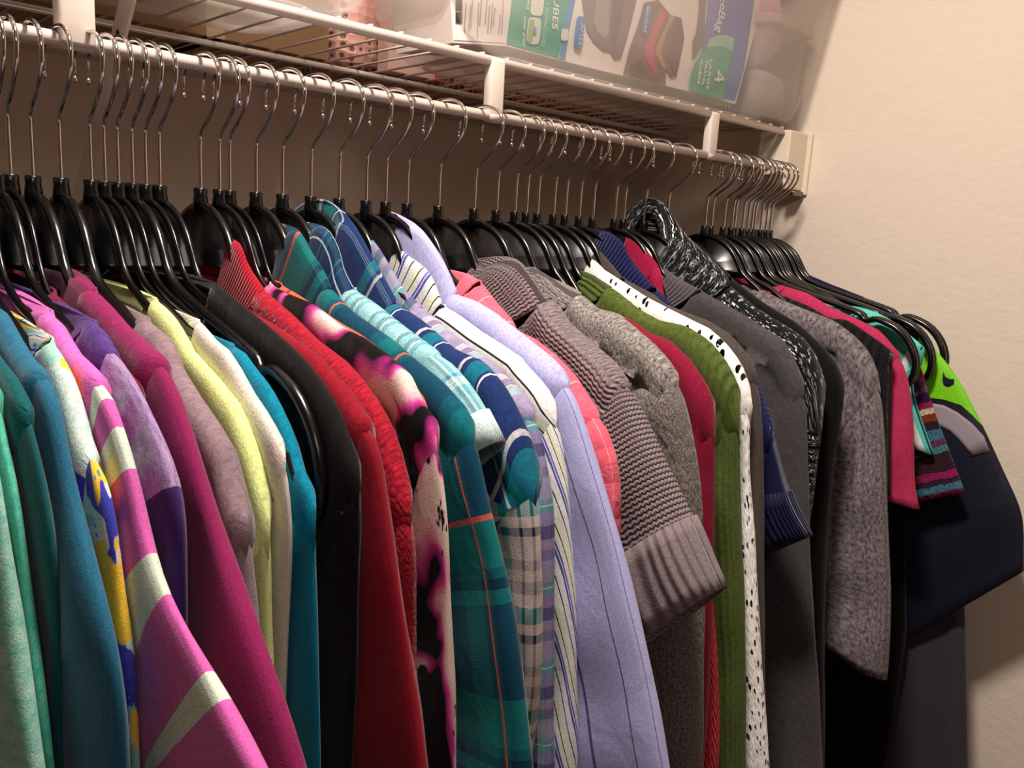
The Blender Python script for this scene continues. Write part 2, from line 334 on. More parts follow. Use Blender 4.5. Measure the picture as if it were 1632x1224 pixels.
OUT = {
'mint': [(-0.085, 1.531), (-0.11, 1.527), (-0.15, 1.517), (-0.2, 1.506), (-0.245, 1.497), (-0.2836, 1.4626), (-0.2886, 1.438), (-0.2997, 1.4157), (-0.3091, 1.3872), (-0.3199, 1.3656), (-0.326, 1.3468)],
'aqua': [(-0.085, 1.531), (-0.11, 1.527), (-0.15, 1.517), (-0.2, 1.506), (-0.245, 1.497), (-0.248, 1.4762), (-0.2688, 1.4631), (-0.2795, 1.4362), (-0.284, 1.4073), (-0.2938, 1.3773), (-0.3049, 1.3545), (-0.3091, 1.3333)],
'dteal': [(-0.085, 1.531), (-0.11, 1.527), (-0.15, 1.517), (-0.2116, 1.5044), (-0.2364, 1.5006), (-0.2633, 1.4904), (-0.2736, 1.4718), (-0.288, 1.4548), (-0.2975, 1.425), (-0.2853, 1.3155)],
'tblue': [(-0.085, 1.531), (-0.11, 1.527), (-0.1681, 1.5251), (-0.1937, 1.516), (-0.2235, 1.5072), (-0.2518, 1.5048), (-0.2673, 1.5021), (-0.2719, 1.488), (-0.2817, 1.4693), (-0.2933, 1.4514), (-0.3094, 1.4356), (-0.3284, 1.4161), (-0.345, 1.3998), (-0.3475, 1.3718), (-0.3464, 1.346)],
'floral': [(-0.16, 1.5056), (-0.179, 1.5121), (-0.2106, 1.5143), (-0.2248, 1.5098), (-0.2373, 1.5053), (-0.2515, 1.495), (-0.2641, 1.4787), (-0.2815, 1.4658), (-0.2973, 1.4623), (-0.3066, 1.4529), (-0.3089, 1.4356), (-0.3109, 1.4149), (-0.3216, 1.3976), (-0.3256, 1.3809), (-0.3269, 1.3595), (-0.3274, 1.3295)],
'pink': [(-0.1318, 1.5189), (-0.1613, 1.5222), (-0.1799, 1.5198), (-0.1946, 1.5136), (-0.2109, 1.508), (-0.2392, 1.5038), (-0.2557, 1.5005), (-0.2724, 1.491), (-0.2864, 1.481), (-0.2986, 1.4668), (-0.3103, 1.4521), (-0.3146, 1.4371), (-0.3275, 1.423), (-0.3654, 1.4091), (-0.379, 1.4049), (-0.4043, 1.3949), (-0.4162, 1.3912), (-0.4327, 1.3848)],
'purple': [(-0.1595, 1.5093), (-0.1776, 1.5172), (-0.1974, 1.5199), (-0.2092, 1.5193), (-0.2171, 1.5149), (-0.2316, 1.5092), (-0.2484, 1.5042), (-0.2627, 1.5001), (-0.2768, 1.4926), (-0.2917, 1.4812), (-0.3044, 1.47), (-0.3182, 1.4608), (-0.3216, 1.4547), (-0.3221, 1.4251), (-0.3191, 1.3977)],
'magenta': [(-0.0577, 1.5194), (-0.064, 1.53), (-0.0837, 1.5359), (-0.1069, 1.5361), (-0.123, 1.5311), (-0.1536, 1.5241), (-0.1818, 1.516), (-0.2149, 1.5099), (-0.2389, 1.5055), (-0.2475, 1.5014), (-0.2627, 1.4842), (-0.2782, 1.4677), (-0.2894, 1.4552), (-0.2989, 1.444), (-0.3102, 1.4273), (-0.3282, 1.4123), (-0.3472, 1.3953), (-0.3671, 1.3754), (-0.3825, 1.3639), (-0.3939, 1.3459)],
'taupe': [(-0.1359, 1.5083), (-0.1479, 1.5147), (-0.1623, 1.5156), (-0.1758, 1.5134), (-0.1947, 1.5098), (-0.2036, 1.4976), (-0.2305, 1.4841), (-0.2573, 1.473), (-0.2753, 1.4634), (-0.2827, 1.4517), (-0.2921, 1.4357), (-0.3015, 1.4306), (-0.3026, 1.4018), (-0.3087, 1.3735)],
'yellow': [(-0.094, 1.511), (-0.1031, 1.5176), (-0.1256, 1.5238), (-0.1397, 1.5208), (-0.1533, 1.5162), (-0.1702, 1.5078), (-0.1797, 1.5), (-0.2156, 1.4893), (-0.2458, 1.4776), (-0.2584, 1.4659), (-0.2683, 1.454), (-0.2736, 1.447), (-0.2806, 1.4282), (-0.2853, 1.4198), (-0.2852, 1.3698), (-0.2903, 1.3229)],
'oat': [(-0.1463, 1.5071), (-0.159, 1.5136), (-0.172, 1.5148), (-0.1815, 1.5116), (-0.1935, 1.5069), (-0.2105, 1.5038), (-0.2249, 1.4961), (-0.2437, 1.4836), (-0.2638, 1.4732), (-0.2809, 1.4613), (-0.2852, 1.4541), (-0.2877, 1.4432), (-0.291, 1.4293), (-0.2939, 1.4178), (-0.2906, 1.3828), (-0.2879, 1.3396), (-0.2851, 1.2977)],
'teal': [(-0.1889, 1.4989), (-0.2007, 1.5026), (-0.2129, 1.5013), (-0.2238, 1.4952), (-0.2448, 1.4866), (-0.2624, 1.4739), (-0.2743, 1.4621), (-0.2838, 1.4464), (-0.2986, 1.4354), (-0.3014, 1.4271), (-0.2988, 1.4198), (-0.3022, 1.3844), (-0.305, 1.3439), (-0.3086, 1.3027), (-0.3092, 1.2702)],
'black_o': [(-0.1177, 1.5289), (-0.1273, 1.5337), (-0.1792, 1.5211), (-0.2251, 1.5084), (-0.2477, 1.5006), (-0.2662, 1.4915), (-0.284, 1.4789), (-0.2965, 1.4643), (-0.3087, 1.4501), (-0.312, 1.4459), (-0.3138, 1.4299), (-0.3129, 1.3828), (-0.3135, 1.3263), (-0.3103, 1.2802), (-0.3095, 1.2609)],
'redknit': [(-0.0436, 1.5465), (-0.0486, 1.5577), (-0.0612, 1.5628), (-0.0733, 1.559), (-0.0838, 1.5439), (-0.1107, 1.5276), (-0.1484, 1.5163), (-0.1866, 1.502), (-0.2217, 1.4934), (-0.2439, 1.4838), (-0.2622, 1.4725), (-0.2751, 1.4619), (-0.2859, 1.4459), (-0.2932, 1.4318), (-0.2992, 1.417), (-0.3025, 1.4159), (-0.3062, 1.4055), (-0.3094, 1.3696), (-0.3111, 1.3264), (-0.3169, 1.2449)],
'tplaid': [(-0.0344, 1.5407), (-0.0411, 1.5564), (-0.0525, 1.5684), (-0.0678, 1.5736), (-0.0792, 1.5676), (-0.0894, 1.5574), (-0.1146, 1.5397), (-0.1218, 1.5295), (-0.1481, 1.5168), (-0.1792, 1.5086), (-0.2079, 1.501), (-0.2354, 1.4904), (-0.2611, 1.4825), (-0.2857, 1.4702), (-0.2932, 1.4629), (-0.3007, 1.4539), (-0.3058, 1.4433), (-0.3124, 1.4196), (-0.3262, 1.3964), (-0.3394, 1.3627), (-0.353, 1.3267), (-0.3621, 1.2918), (-0.3712, 1.2535)],
'lplaid': [(-0.0395, 1.5644), (-0.0563, 1.5767), (-0.0747, 1.5754), (-0.0894, 1.5633), (-0.0949, 1.5544), (-0.1, 1.5421), (-0.1147, 1.5286), (-0.1403, 1.5221), (-0.1865, 1.5066), (-0.2284, 1.4943), (-0.2545, 1.4836), (-0.2749, 1.4701), (-0.2864, 1.4633), (-0.2977, 1.4475), (-0.2992, 1.4444)],
'madras': [(-0.0435, 1.5708), (-0.062, 1.5634), (-0.0873, 1.5413), (-0.1021, 1.5268), (-0.1308, 1.5141), (-0.1732, 1.4968), (-0.2121, 1.4842), (-0.2391, 1.4729), (-0.2578, 1.4633), (-0.272, 1.4537), (-0.2819, 1.4373), (-0.2857, 1.4159), (-0.2949, 1.3993), (-0.3023, 1.3311), (-0.3155, 1.1834)],
'stripe': [(-0.0426, 1.548), (-0.0472, 1.5559), (-0.0602, 1.5575), (-0.0764, 1.552), (-0.0918, 1.5457), (-0.1043, 1.5378), (-0.121, 1.5139), (-0.1378, 1.5103), (-0.1715, 1.4988), (-0.2003, 1.4907), (-0.2227, 1.4838), (-0.2274, 1.4795), (-0.2496, 1.4672), (-0.2593, 1.4576), (-0.2673, 1.4429), (-0.2701, 1.434), (-0.2761, 1.4156), (-0.284, 1.3906), (-0.2906, 1.3559), (-0.2974, 1.3212), (-0.3036, 1.2666), (-0.3141, 1.1687)],
'lav': [(-0.0205, 1.5812), (-0.037, 1.58), (-0.0571, 1.5761), (-0.0732, 1.5653), (-0.09, 1.5515), (-0.1058, 1.5323), (-0.1124, 1.5227), (-0.1356, 1.5205), (-0.1629, 1.5125), (-0.1899, 1.5018), (-0.2155, 1.4916), (-0.2393, 1.4817), (-0.2564, 1.4678), (-0.2694, 1.4506), (-0.28, 1.4297), (-0.2924, 1.409), (-0.3058, 1.3824), (-0.3219, 1.3526), (-0.3386, 1.3146), (-0.355, 1.2774), (-0.369, 1.2396), (-0.3834, 1.198)],
'coral': [(-0.0842, 1.5207), (-0.0881, 1.5323), (-0.0976, 1.5401), (-0.1129, 1.5344), (-0.1335, 1.5198), (-0.1568, 1.5054), (-0.1628, 1.4972), (-0.1894, 1.4918), (-0.2146, 1.4811), (-0.2348, 1.4702), (-0.252, 1.4543), (-0.2689, 1.4409), (-0.2839, 1.426), (-0.2941, 1.4052), (-0.2979, 1.3808), (-0.2991, 1.3437)],
'greyknit': [(-0.0501, 1.5371), (-0.0565, 1.5439), (-0.0687, 1.5478), (-0.081, 1.5456), (-0.0898, 1.5511), (-0.1039, 1.5562), (-0.1216, 1.5533), (-0.1388, 1.5405), (-0.1563, 1.5288), (-0.165, 1.5222), (-0.1624, 1.5145), (-0.1814, 1.5069), (-0.2081, 1.494), (-0.2389, 1.4786), (-0.2609, 1.46), (-0.2767, 1.4367), (-0.2951, 1.4167), (-0.3125, 1.397), (-0.3278, 1.3753), (-0.35, 1.3511), (-0.3552, 1.3387), (-0.3726, 1.3177)],
'marl': [(-0.086, 1.54), (-0.0915, 1.5451), (-0.1066, 1.5416), (-0.1182, 1.5389), (-0.1322, 1.5357), (-0.1609, 1.525), (-0.1814, 1.5146), (-0.2067, 1.5128), (-0.2284, 1.5016), (-0.25, 1.4904), (-0.271, 1.4754), (-0.2811, 1.4591), (-0.2938, 1.4388), (-0.3054, 1.405), (-0.315, 1.3686), (-0.3208, 1.33), (-0.3286, 1.2714), (-0.3448, 1.1228)],
'green': [(-0.074, 1.5234), (-0.0745, 1.5376), (-0.0839, 1.5412), (-0.1181, 1.5274), (-0.1545, 1.5091), (-0.1854, 1.4997), (-0.217, 1.4985), (-0.2423, 1.4887), (-0.261, 1.4743), (-0.2742, 1.4587), (-0.2849, 1.4406), (-0.2885, 1.4113), (-0.2923, 1.3694), (-0.2982, 1.3326), (-0.3067, 1.2856), (-0.3159, 1.2331), (-0.3246, 1.1679), (-0.3357, 1.0731)],
'white': [(-0.0582, 1.5393), (-0.059, 1.5511), (-0.0663, 1.5544), (-0.0822, 1.5443), (-0.1133, 1.5322), (-0.1466, 1.519), (-0.1809, 1.5087), (-0.2071, 1.5013), (-0.2265, 1.496), (-0.2453, 1.4852), (-0.2651, 1.4677), (-0.2757, 1.4492), (-0.2839, 1.4276), (-0.2854, 1.3938), (-0.2891, 1.364), (-0.2965, 1.3266), (-0.3032, 1.3007), (-0.3124, 1.2466), (-0.325, 1.1818), (-0.336, 1.1277), (-0.3481, 1.0678)],
'brown': [(-0.0461, 1.5621), (-0.0554, 1.5655), (-0.0764, 1.5497), (-0.093, 1.536), (-0.1413, 1.5209), (-0.1522, 1.5134), (-0.1865, 1.506), (-0.2127, 1.5012), (-0.2378, 1.491), (-0.2577, 1.4756), (-0.2743, 1.4548), (-0.2825, 1.4251), (-0.2917, 1.3744), (-0.3023, 1.2904), (-0.335, 1.051)],
'navy': [(-0.032, 1.5832), (-0.0474, 1.5854), (-0.0684, 1.5758), (-0.0817, 1.556), (-0.1021, 1.5399), (-0.1183, 1.5267), (-0.16, 1.5), (-0.213, 1.48), (-0.246, 1.462), (-0.2849, 1.396), (-0.2933, 1.3576), (-0.3082, 1.317), (-0.3292, 1.2921)],
'charc': [(-0.055, 1.5328), (-0.0557, 1.5446), (-0.067, 1.547), (-0.0878, 1.5355), (-0.1225, 1.5233), (-0.1561, 1.5114), (-0.1883, 1.4999), (-0.2126, 1.4885), (-0.2358, 1.4795), (-0.2546, 1.4538), (-0.2701, 1.4281), (-0.2774, 1.395), (-0.2841, 1.3552), (-0.2977, 1.2632), (-0.3032, 1.2325), (-0.318, 1.1602), (-0.3325, 1.0871), (-0.3472, 1.0072)],
'gmarl': [(-0.0853, 1.5108), (-0.0879, 1.5214), (-0.1022, 1.5193), (-0.1341, 1.5083), (-0.1723, 1.4986), (-0.2086, 1.4897), (-0.234, 1.4762), (-0.2524, 1.4624), (-0.2679, 1.442), (-0.2788, 1.4117), (-0.2883, 1.3775), (-0.2982, 1.3297), (-0.3088, 1.2661), (-0.316, 1.226), (-0.3296, 1.1534), (-0.3381, 1.0743), (-0.3395, 1.0443)],
'ruched': [(-0.1195, 1.513), (-0.1319, 1.5112), (-0.163, 1.5033), (-0.1932, 1.4905), (-0.2181, 1.491), (-0.2409, 1.48), (-0.2692, 1.4654), (-0.2817, 1.4569), (-0.2826, 1.442), (-0.2824, 1.4276), (-0.3029, 1.2769)],
'jblack': [(-0.03, 1.56), (-0.054, 1.573), (-0.1048, 1.5368), (-0.1527, 1.5109), (-0.2042, 1.4895), (-0.2397, 1.4661), (-0.2616, 1.4446), (-0.2741, 1.4198), (-0.2756, 1.3861), (-0.2738, 1.3543), (-0.274, 1.3069), (-0.2774, 1.2348), (-0.2882, 1.1241), (-0.3123, 0.9442)],
'maroon_g': [(-0.085, 1.527), (-0.11, 1.523), (-0.15, 1.513), (-0.2, 1.502), (-0.245, 1.493)],
'dred': [(-0.085, 1.531), (-0.11, 1.527), (-0.1549, 1.5181), (-0.1868, 1.5134), (-0.2391, 1.5028), (-0.2608, 1.4935), (-0.2806, 1.4849), (-0.2929, 1.4754), (-0.3027, 1.4749), (-0.3119, 1.4663), (-0.3171, 1.4454), (-0.3208, 1.4299), (-0.3283, 1.4129), (-0.3361, 1.3885), (-0.3439, 1.3641), (-0.3516, 1.3402), (-0.3593, 1.3161), (-0.3672, 1.289)],
'floral_r': [(-0.085, 1.531), (-0.11, 1.527), (-0.1516, 1.5231), (-0.189, 1.5112), (-0.2178, 1.5071), (-0.2448, 1.5005), (-0.2703, 1.491), (-0.283, 1.476), (-0.295, 1.4701), (-0.3046, 1.4551), (-0.3102, 1.4351), (-0.3149, 1.4184), (-0.3196, 1.3838), (-0.3248, 1.3405), (-0.3307, 1.2968), (-0.3352, 1.2479)],
'orange': [(-0.085, 1.531), (-0.11, 1.527), (-0.1779, 1.5113), (-0.2041, 1.5066), (-0.229, 1.4997), (-0.2483, 1.4912), (-0.2612, 1.4846), (-0.2682, 1.4813), (-0.2827, 1.471)],
'burg': [(-0.09, 1.512), (-0.1, 1.508), (-0.1837, 1.5067), (-0.1962, 1.5058), (-0.2221, 1.4943), (-0.2425, 1.4921), (-0.2669, 1.4772), (-0.2854, 1.4592), (-0.2983, 1.4406), (-0.3022, 1.418), (-0.3064, 1.3719), (-0.3126, 1.3198)],
'nplaid': [(-0.03, 1.56), (-0.045, 1.582), (-0.069, 1.577), (-0.096, 1.553), (-0.134, 1.5183), (-0.1648, 1.5102), (-0.192, 1.4993), (-0.2101, 1.4922), (-0.2409, 1.4893), (-0.2574, 1.48), (-0.2695, 1.4703), (-0.281, 1.4576), (-0.2902, 1.4464), (-0.2918, 1.4423), (-0.3023, 1.425), (-0.3087, 1.4087), (-0.3162, 1.3611), (-0.3205, 1.3115), (-0.3237, 1.2603), (-0.3196, 1.2258)],
'gtop': [(-0.09, 1.512), (-0.1, 1.508), (-0.15, 1.495), (-0.2, 1.485), (-0.23, 1.478)],
'ktop': [(-0.09, 1.508), (-0.1, 1.504), (-0.15, 1.491), (-0.2, 1.481), (-0.23, 1.474)],
'cknit': [(-0.1, 1.508), (-0.15, 1.495), (-0.2, 1.485), (-0.2534, 1.4504), (-0.2766, 1.4007), (-0.2912, 1.3062), (-0.3015, 1.2427), (-0.3123, 1.1982), (-0.3227, 1.1348), (-0.3263, 1.0925)],
'maroon': [(-0.0229, 1.5837), (-0.037, 1.5827), (-0.0597, 1.5617), (-0.0747, 1.5474), (-0.09, 1.51), (-0.11, 1.47), (-0.2, 1.45)],
'silver': [(-0.03, 1.56), (-0.046, 1.584), (-0.0595, 1.5775), (-0.0866, 1.5566), (-0.1121, 1.5439), (-0.1371, 1.5295), (-0.1751, 1.5068), (-0.2071, 1.494), (-0.2379, 1.4804), (-0.2555, 1.4627), (-0.2685, 1.4352), (-0.2754, 1.4067), (-0.2763, 1.3769), (-0.2759, 1.3315), (-0.2759, 1.2853)],
'rasp': [(-0.0914, 1.5186), (-0.0923, 1.5267), (-0.1101, 1.5243), (-0.1448, 1.5175), (-0.1819, 1.5016), (-0.2143, 1.4918), (-0.2483, 1.4795), (-0.2636, 1.466), (-0.2786, 1.4519), (-0.2923, 1.4265), (-0.3057, 1.3768), (-0.322, 1.2745), (-0.3298, 1.2608)],
'mknit': [(-0.1244, 1.5119), (-0.1424, 1.5163), (-0.1716, 1.5018), (-0.1961, 1.493), (-0.226, 1.4848), (-0.2497, 1.4715), (-0.2651, 1.4566), (-0.2749, 1.4444), (-0.2899, 1.4137), (-0.3019, 1.3912), (-0.3132, 1.3628), (-0.3257, 1.3442), (-0.3373, 1.3205), (-0.3492, 1.297), (-0.3567, 1.2879), (-0.3604, 1.2782)],
'aquas': [(-0.1973, 1.4976), (-0.201, 1.5023), (-0.2152, 1.4996), (-0.2357, 1.4925), (-0.2592, 1.4785), (-0.2796, 1.4654), (-0.2872, 1.4593), (-0.2816, 1.4514), (-0.2778, 1.4051), (-0.3202, 1.3218)],
'jersey': [(-0.085, 1.524), (-0.11, 1.52), (-0.15, 1.51), (-0.2, 1.499), (-0.245, 1.4900000000000002), (-0.3004, 1.4379), (-0.3162, 1.4225), (-0.3272, 1.4057), (-0.3449, 1.3801), (-0.3647, 1.3494), (-0.3931, 1.3019), (-0.4201, 1.2603), (-0.4317, 1.1852)],
'bdress': [(-0.085, 1.523), (-0.11, 1.519), (-0.15, 1.509), (-0.2, 1.498), (-0.245, 1.489)],
'sdress': [(-0.085, 1.523), (-0.11, 1.519), (-0.15, 1.509), (-0.2, 1.498), (-0.245, 1.489)],
'nknit': [(-0.047, 1.552), (-0.06, 1.552), (-0.074, 1.538), (-0.11, 1.527), (-0.14, 1.519), (-0.165, 1.512)]}
def lerp(a, b, t): return a+(b-a)*t
def resample(P, step):
    out = [P[0]]; acc = 0
    cum = [0]
    for a, b in zip(P[:-1], P[1:]): cum.append(cum[-1]+math.hypot(b[0]-a[0], b[1]-a[1]))
    n = max(4, int(cum[-1]/step)); res = []; j = 0
    for i in range(n+1):
        s = cum[-1]*i/n
        while j < len(cum)-2 and cum[j+1] < s: j += 1
        t = (s-cum[j])/max(1e-9, cum[j+1]-cum[j]); res.append((lerp(P[j][0], P[j+1][0], t), lerp(P[j][1], P[j+1][1], t)))
    return res, cum[-1]/n
def soften(P, it=3):
    P = list(P)
    for _ in range(it):
        P = [P[0]] + [tuple(.25*P[i-1][k]+.5*P[i][k]+.25*P[i+1][k] for k in (0, 1)) for i in range(1, len(P)-1)] + [P[-1]]
    return P
def interp(P, x):       # P sorted by first coord
    if x <= P[0][0]: return P[0][1]
    for a, b in zip(P[:-1], P[1:]):
        if x <= b[0]: return lerp(a[1], b[1], (x-a[0])/max(1e-9, b[0]-a[0]))
    return P[-1][1]
def body_mesh(g, root, x0, sh_line, yn, zn, side, tf, tb, m, hem, droop, ph, folds=1.0, wide=None):
    """front and back sheets joined over the shoulders, open at neck and hem; side(z) = half width"""
    pl = sorted([(-y, z) for y, z in sh_line]); ymax = pl[-1][0]
    NY, NZ = 56, 44; V = []; F = []; UV = []; YZ = []
    cols = []
    for i in range(NY+1):
        c = -1+2*i/NY; cols.append(math.copysign(abs(c)**.8, c)*ymax)
    ts = [0, .0015, .004, .008, .014, .022, .033] + [.05 + (k/36.0)**1.15*1.0 for k in range(37)]
    idx = {}
    for sgn, T in ((-1, tf), (1, tb)):
        for i, y in enumerate(cols):
            ay = abs(y)
            top = interp(pl, ay) if ay >= yn else zn
            inneck = ay < yn
            if inneck:
                k = math.sqrt(max(0, 1-(ay/yn)**2)); top = zn - (droop if sgn < 0 else -.004)*k
            for j, t in enumerate(ts):
                if j < 7: z = top - t
                else: z = lerp(top-.033, hem, (t-.05)/1.0)
                if z < hem: z = hem
                d = top-z
                sc = lerp(1, side(z)/ymax, min(1, max(0, (d-.02)/.09)))
                yy = y*sc
                de = (ymax-ay)*1.0
                r = .013
                gx = math.sqrt(max(0, 1-(1-min(1, (d+.0)/r))**2)) if not inneck else lerp(.75, 1, min(1, d/r))
                ge = math.sqrt(max(0, 1-(1-min(1, de/.010))**2))
                if j > 6: gx = max(gx, 0)
                fold = 1 + folds*(.10*math.sin(yy*38+ph+z*21)*min(1, d/.02) + min(1, d/.12)*(.22*math.sin(yy*70+ph+z*5)+.12*math.sin(yy*151+ph*2-z*9)))
                xx = sgn*T*min(gx, ge if ge > 0 else 0)*fold
                if sgn > 0 and ((j == 0 and not inneck) or i in (0, NY)):
                    idx[(sgn, i, j)] = idx[(-1, i, j)]; continue
                idx[(sgn, i, j)] = len(V); V.append((xx, yy, z-1.70))
                UV.append((y, -sgn*d + (0 if sgn < 0 else 0))); YZ.append((yy, z-1))
        for i in range(NY):
            for j in range(len(ts)-1):
                a, b, c, d_ = idx[(sgn, i, j)], idx[(sgn, i+1, j)], idx[(sgn, i+1, j+1)], idx[(sgn, i, j+1)]
                F.append((a, d_, c, b) if sgn < 0 else (a, b, c, d_))
    o = mesh_obj('garment_body', V, F, m, root, UV, YZ)
    s = o.modifiers.new('thickness', 'SOLIDIFY'); s.thickness = .0012; s.offset = -1
    return o
def sleeve_mesh(name, root, path, width, tf, tb, m, mirror=False, endw=None, cap=True, hemdir=None, ph=0, v0=0, puff=1.0, ysc=1.0, bulge=.15, wfun=None, xlean=0.0, hk=(.55, 1.0)):
    P, st_ = resample(path, .012); P = soften(P, 4); n = len(P); NS = 26; V = []; F = []; UV = []; YZ = []
    for i, p in enumerate(P):
        a = P[max(0, i-1)]; b = P[min(n-1, i+1)]; t = Vector((b[0]-a[0], b[1]-a[1])); t.normalize()
        nn = Vector((-t.y, t.x))
        if nn.x < 0: nn = -nn              # inward = towards +y
        if hemdir is not None:
            k = min(1, max(0, (i/(n-1)-hk[0])/(hk[1]-hk[0]))); nn = (nn*(1-k)+Vector(hemdir).normalized()*k).normalized()
        s = i*st_; f = i/(n-1)
        w_ = wfun(s) if wfun else lerp(width, endw or width, min(1, s/.42))
        grow = math.sqrt(max(0, 1-(1-min(1, max(0, s-.009)/.014))**2)) if cap else 1
        w2 = w_*(.97+.03*grow)
        for k in range(NS):
            th = 2*math.pi*k/NS; c = math.cos(th); sn = math.sin(th)
            pw = .75+.25*(1-grow); cc = math.copysign(abs(c)**pw, c); ss = math.copysign(abs(sn)**pw, sn)
            dd = (1-cc)/2*w2
            T = (tf if sn < 0 else tb)*(.76+.24*grow)*(1+bulge*math.sin(s*26+th*2+ph)+.10*math.sin(s*61+ph*3+th)+.05*math.sin(s*23-th*5+ph))*puff
            xx = ss*T*(1.0 if cap else 1) + xlean*s
            out = (1-grow)*.0015
            y = p[0]+nn.x*(dd+out); z = p[1]+nn.y*(dd+out)
            if mirror: y = -y*ysc
            V.append((xx, y, z-1.70)); u = (th if th <= math.pi else th-2*math.pi)/(2*math.pi)*2.2*w_
            UV.append((-u, v0+s-.010)); YZ.append((y, z-1))
    # duplicate seam column so the uv does not wrap across a face
    V2 = []; UV2 = []; YZ2 = []
    for i in range(n):
        for k in range(NS+1):
            kk = (k+NS//2) % NS
            V2.append(V[i*NS+kk]); YZ2.append(YZ[i*NS+kk]); th = 2*math.pi*(k-NS//2)/NS
            wl = UV[i*NS+kk][1]
            w_ = (wfun(i*st_) if wfun else lerp(width, endw or width, min(1, i*st_/.42)))
            UV2.append((-th/(2*math.pi)*2.2*width, wl))
    N1 = NS+1
    for i in range(n-1):
        for k in range(NS):
            q_ = (i*N1+k, i*N1+k+1, (i+1)*N1+k+1, (i+1)*N1+k); F.append(q_ if mirror else q_[::-1])
    if cap:
        q_ = tuple(range(NS)); F.append(q_[::-1] if mirror else q_)
    o = mesh_obj(name, V2, F, m, root, UV2, YZ2)
    s = o.modifiers.new('thickness', 'SOLIDIFY'); s.thickness = .0012; s.offset = -1
    return o, (V, n, NS, P)
def collar_mesh(name, root, sec, tf, tb, m, droop, rise, lump=0):
    """sec: outer profile (y,z) from inner edge over the crest to the outer edge at the -y side; swept round the neck"""
    P = smooth_poly(sec, 1); P, _ = resample(P, .0035); n = len(P)
    NP = 44; V = []; F = []; UV = []; YZ = []; arc = 0; acc = [0]
    for a, b in zip(P[:-1], P[1:]): acc.append(acc[-1]+math.hypot(b[0]-a[0], b[1]-a[1]))
    zt = max(z for y, z in P)
    for k in range(NP):
        ph = 2*math.pi*k/NP; c, s = math.cos(ph), math.sin(ph)
        for i, (y, z) in enumerate(P):
            fr = i/(n-1); T = (tf if s < 0 else tb)*lerp(.45, 1.12, fr)
            x = T*math.copysign(abs(s)**.7, s); yy = y*c
            zz = z - (droop if s < 0 else -rise)*(abs(s)**1.5)
            wv = lump*math.sin(ph*5+i*.3)
            V.append((x, yy, zz-1.70+wv)); UV.append((ph*abs(P[0][0])*.9, acc[i])); YZ.append((yy, zz-1))
    for k in range(NP):
        for i in range(n-1):
            a, b = k*n+i, ((k+1) % NP)*n+i; F.append((a, a+1, b+1, b))
    o = mesh_obj(name, V, F, m, root, UV, YZ)
    s = o.modifiers.new('thickness', 'SOLIDIFY'); s.thickness = .0016; s.offset = -1
    return o
SHORT = {'gtop': 'charcoal strappy top', 'ktop': 'black strappy top', 'mint': 'pale mint heathered shirt at the left edge', 'aqua': 'aqua green streaky jersey shirt', 'dteal': 'dark teal green jersey top', 'tblue': 'teal blue brushed jersey top', 'floral': 'pale mint top with pastel flowers', 'pink': 'bright pink sweatshirt with mint stripes', 'purple': 'lilac and dark purple sweater', 'maroon_g': 'deep maroon top behind the purple sweater', 'magenta': 'magenta roll collar fleece sweater', 'taupe': 'greyish mauve ribbed top', 'yellow': 'pale lemon yellow shirt', 'oat': 'off-white oatmeal heathered top', 'teal': 'bright teal blue ribbed sweater', 'black_o': 'plain black cotton top', 'dred': 'smooth crimson red shirt', 'redknit': 'cherry red cardigan with pointed collar', 'floral_r': 'black sweater with pink flowers', 'orange': 'coral orange patterned top', 'tplaid': 'dark teal plaid flannel with orange lines', 'lplaid': 'light aqua plaid short-sleeved shirt', 'nplaid': 'navy, teal and white plaid flannel', 'madras': 'sheer purple madras plaid shirt', 'stripe': 'black and navy striped white shirt', 'lav': 'lavender pinstriped dress shirt', 'coral': 'coral pink quilted jacket', 'greyknit': 'chunky taupe grey cardigan', 'marl': 'charcoal and grey marled cardigan', 'burg': 'burgundy sweater beside the marled cardigan', 'cknit': 'coral red cable knit sweater', 'green': 'olive green knit cardigan', 'white': 'white open crochet cardigan', 'brown': 'dark brownish grey cardigan', 'navy': 'navy blue ribbed sweater with cuff', 'maroon': 'wine red top before the silver flecked cardigan', 'charc': 'charcoal sweater with ribbed yoke', 'silver': 'silver flecked black cardigan', 'jblack': 'plain black cardigan behind the silver flecked one', 'gmarl': 'grey and white slub top', 'ruched': 'black ruched top', 'rasp': 'raspberry pink T-shirt', 'mknit': 'multicoloured striped knit sweater', 'aquas': 'aqua T-shirt with striped sleeve', 'bdress': 'long black dress', 'jersey': 'navy and lime sports jersey', 'sdress': 'long dark slate dress', 'nknit': 'dark navy knit nearest the side wall'}
xs_sorted = sorted(HX.values())
def gaps(x):
    i = min(range(len(xs_sorted)), key=lambda k: abs(xs_sorted[k]-x))
    a = x-xs_sorted[i-1] if i > 0 else .02; b = xs_sorted[i+1]-x if i < len(xs_sorted)-1 else .03
    return a, b
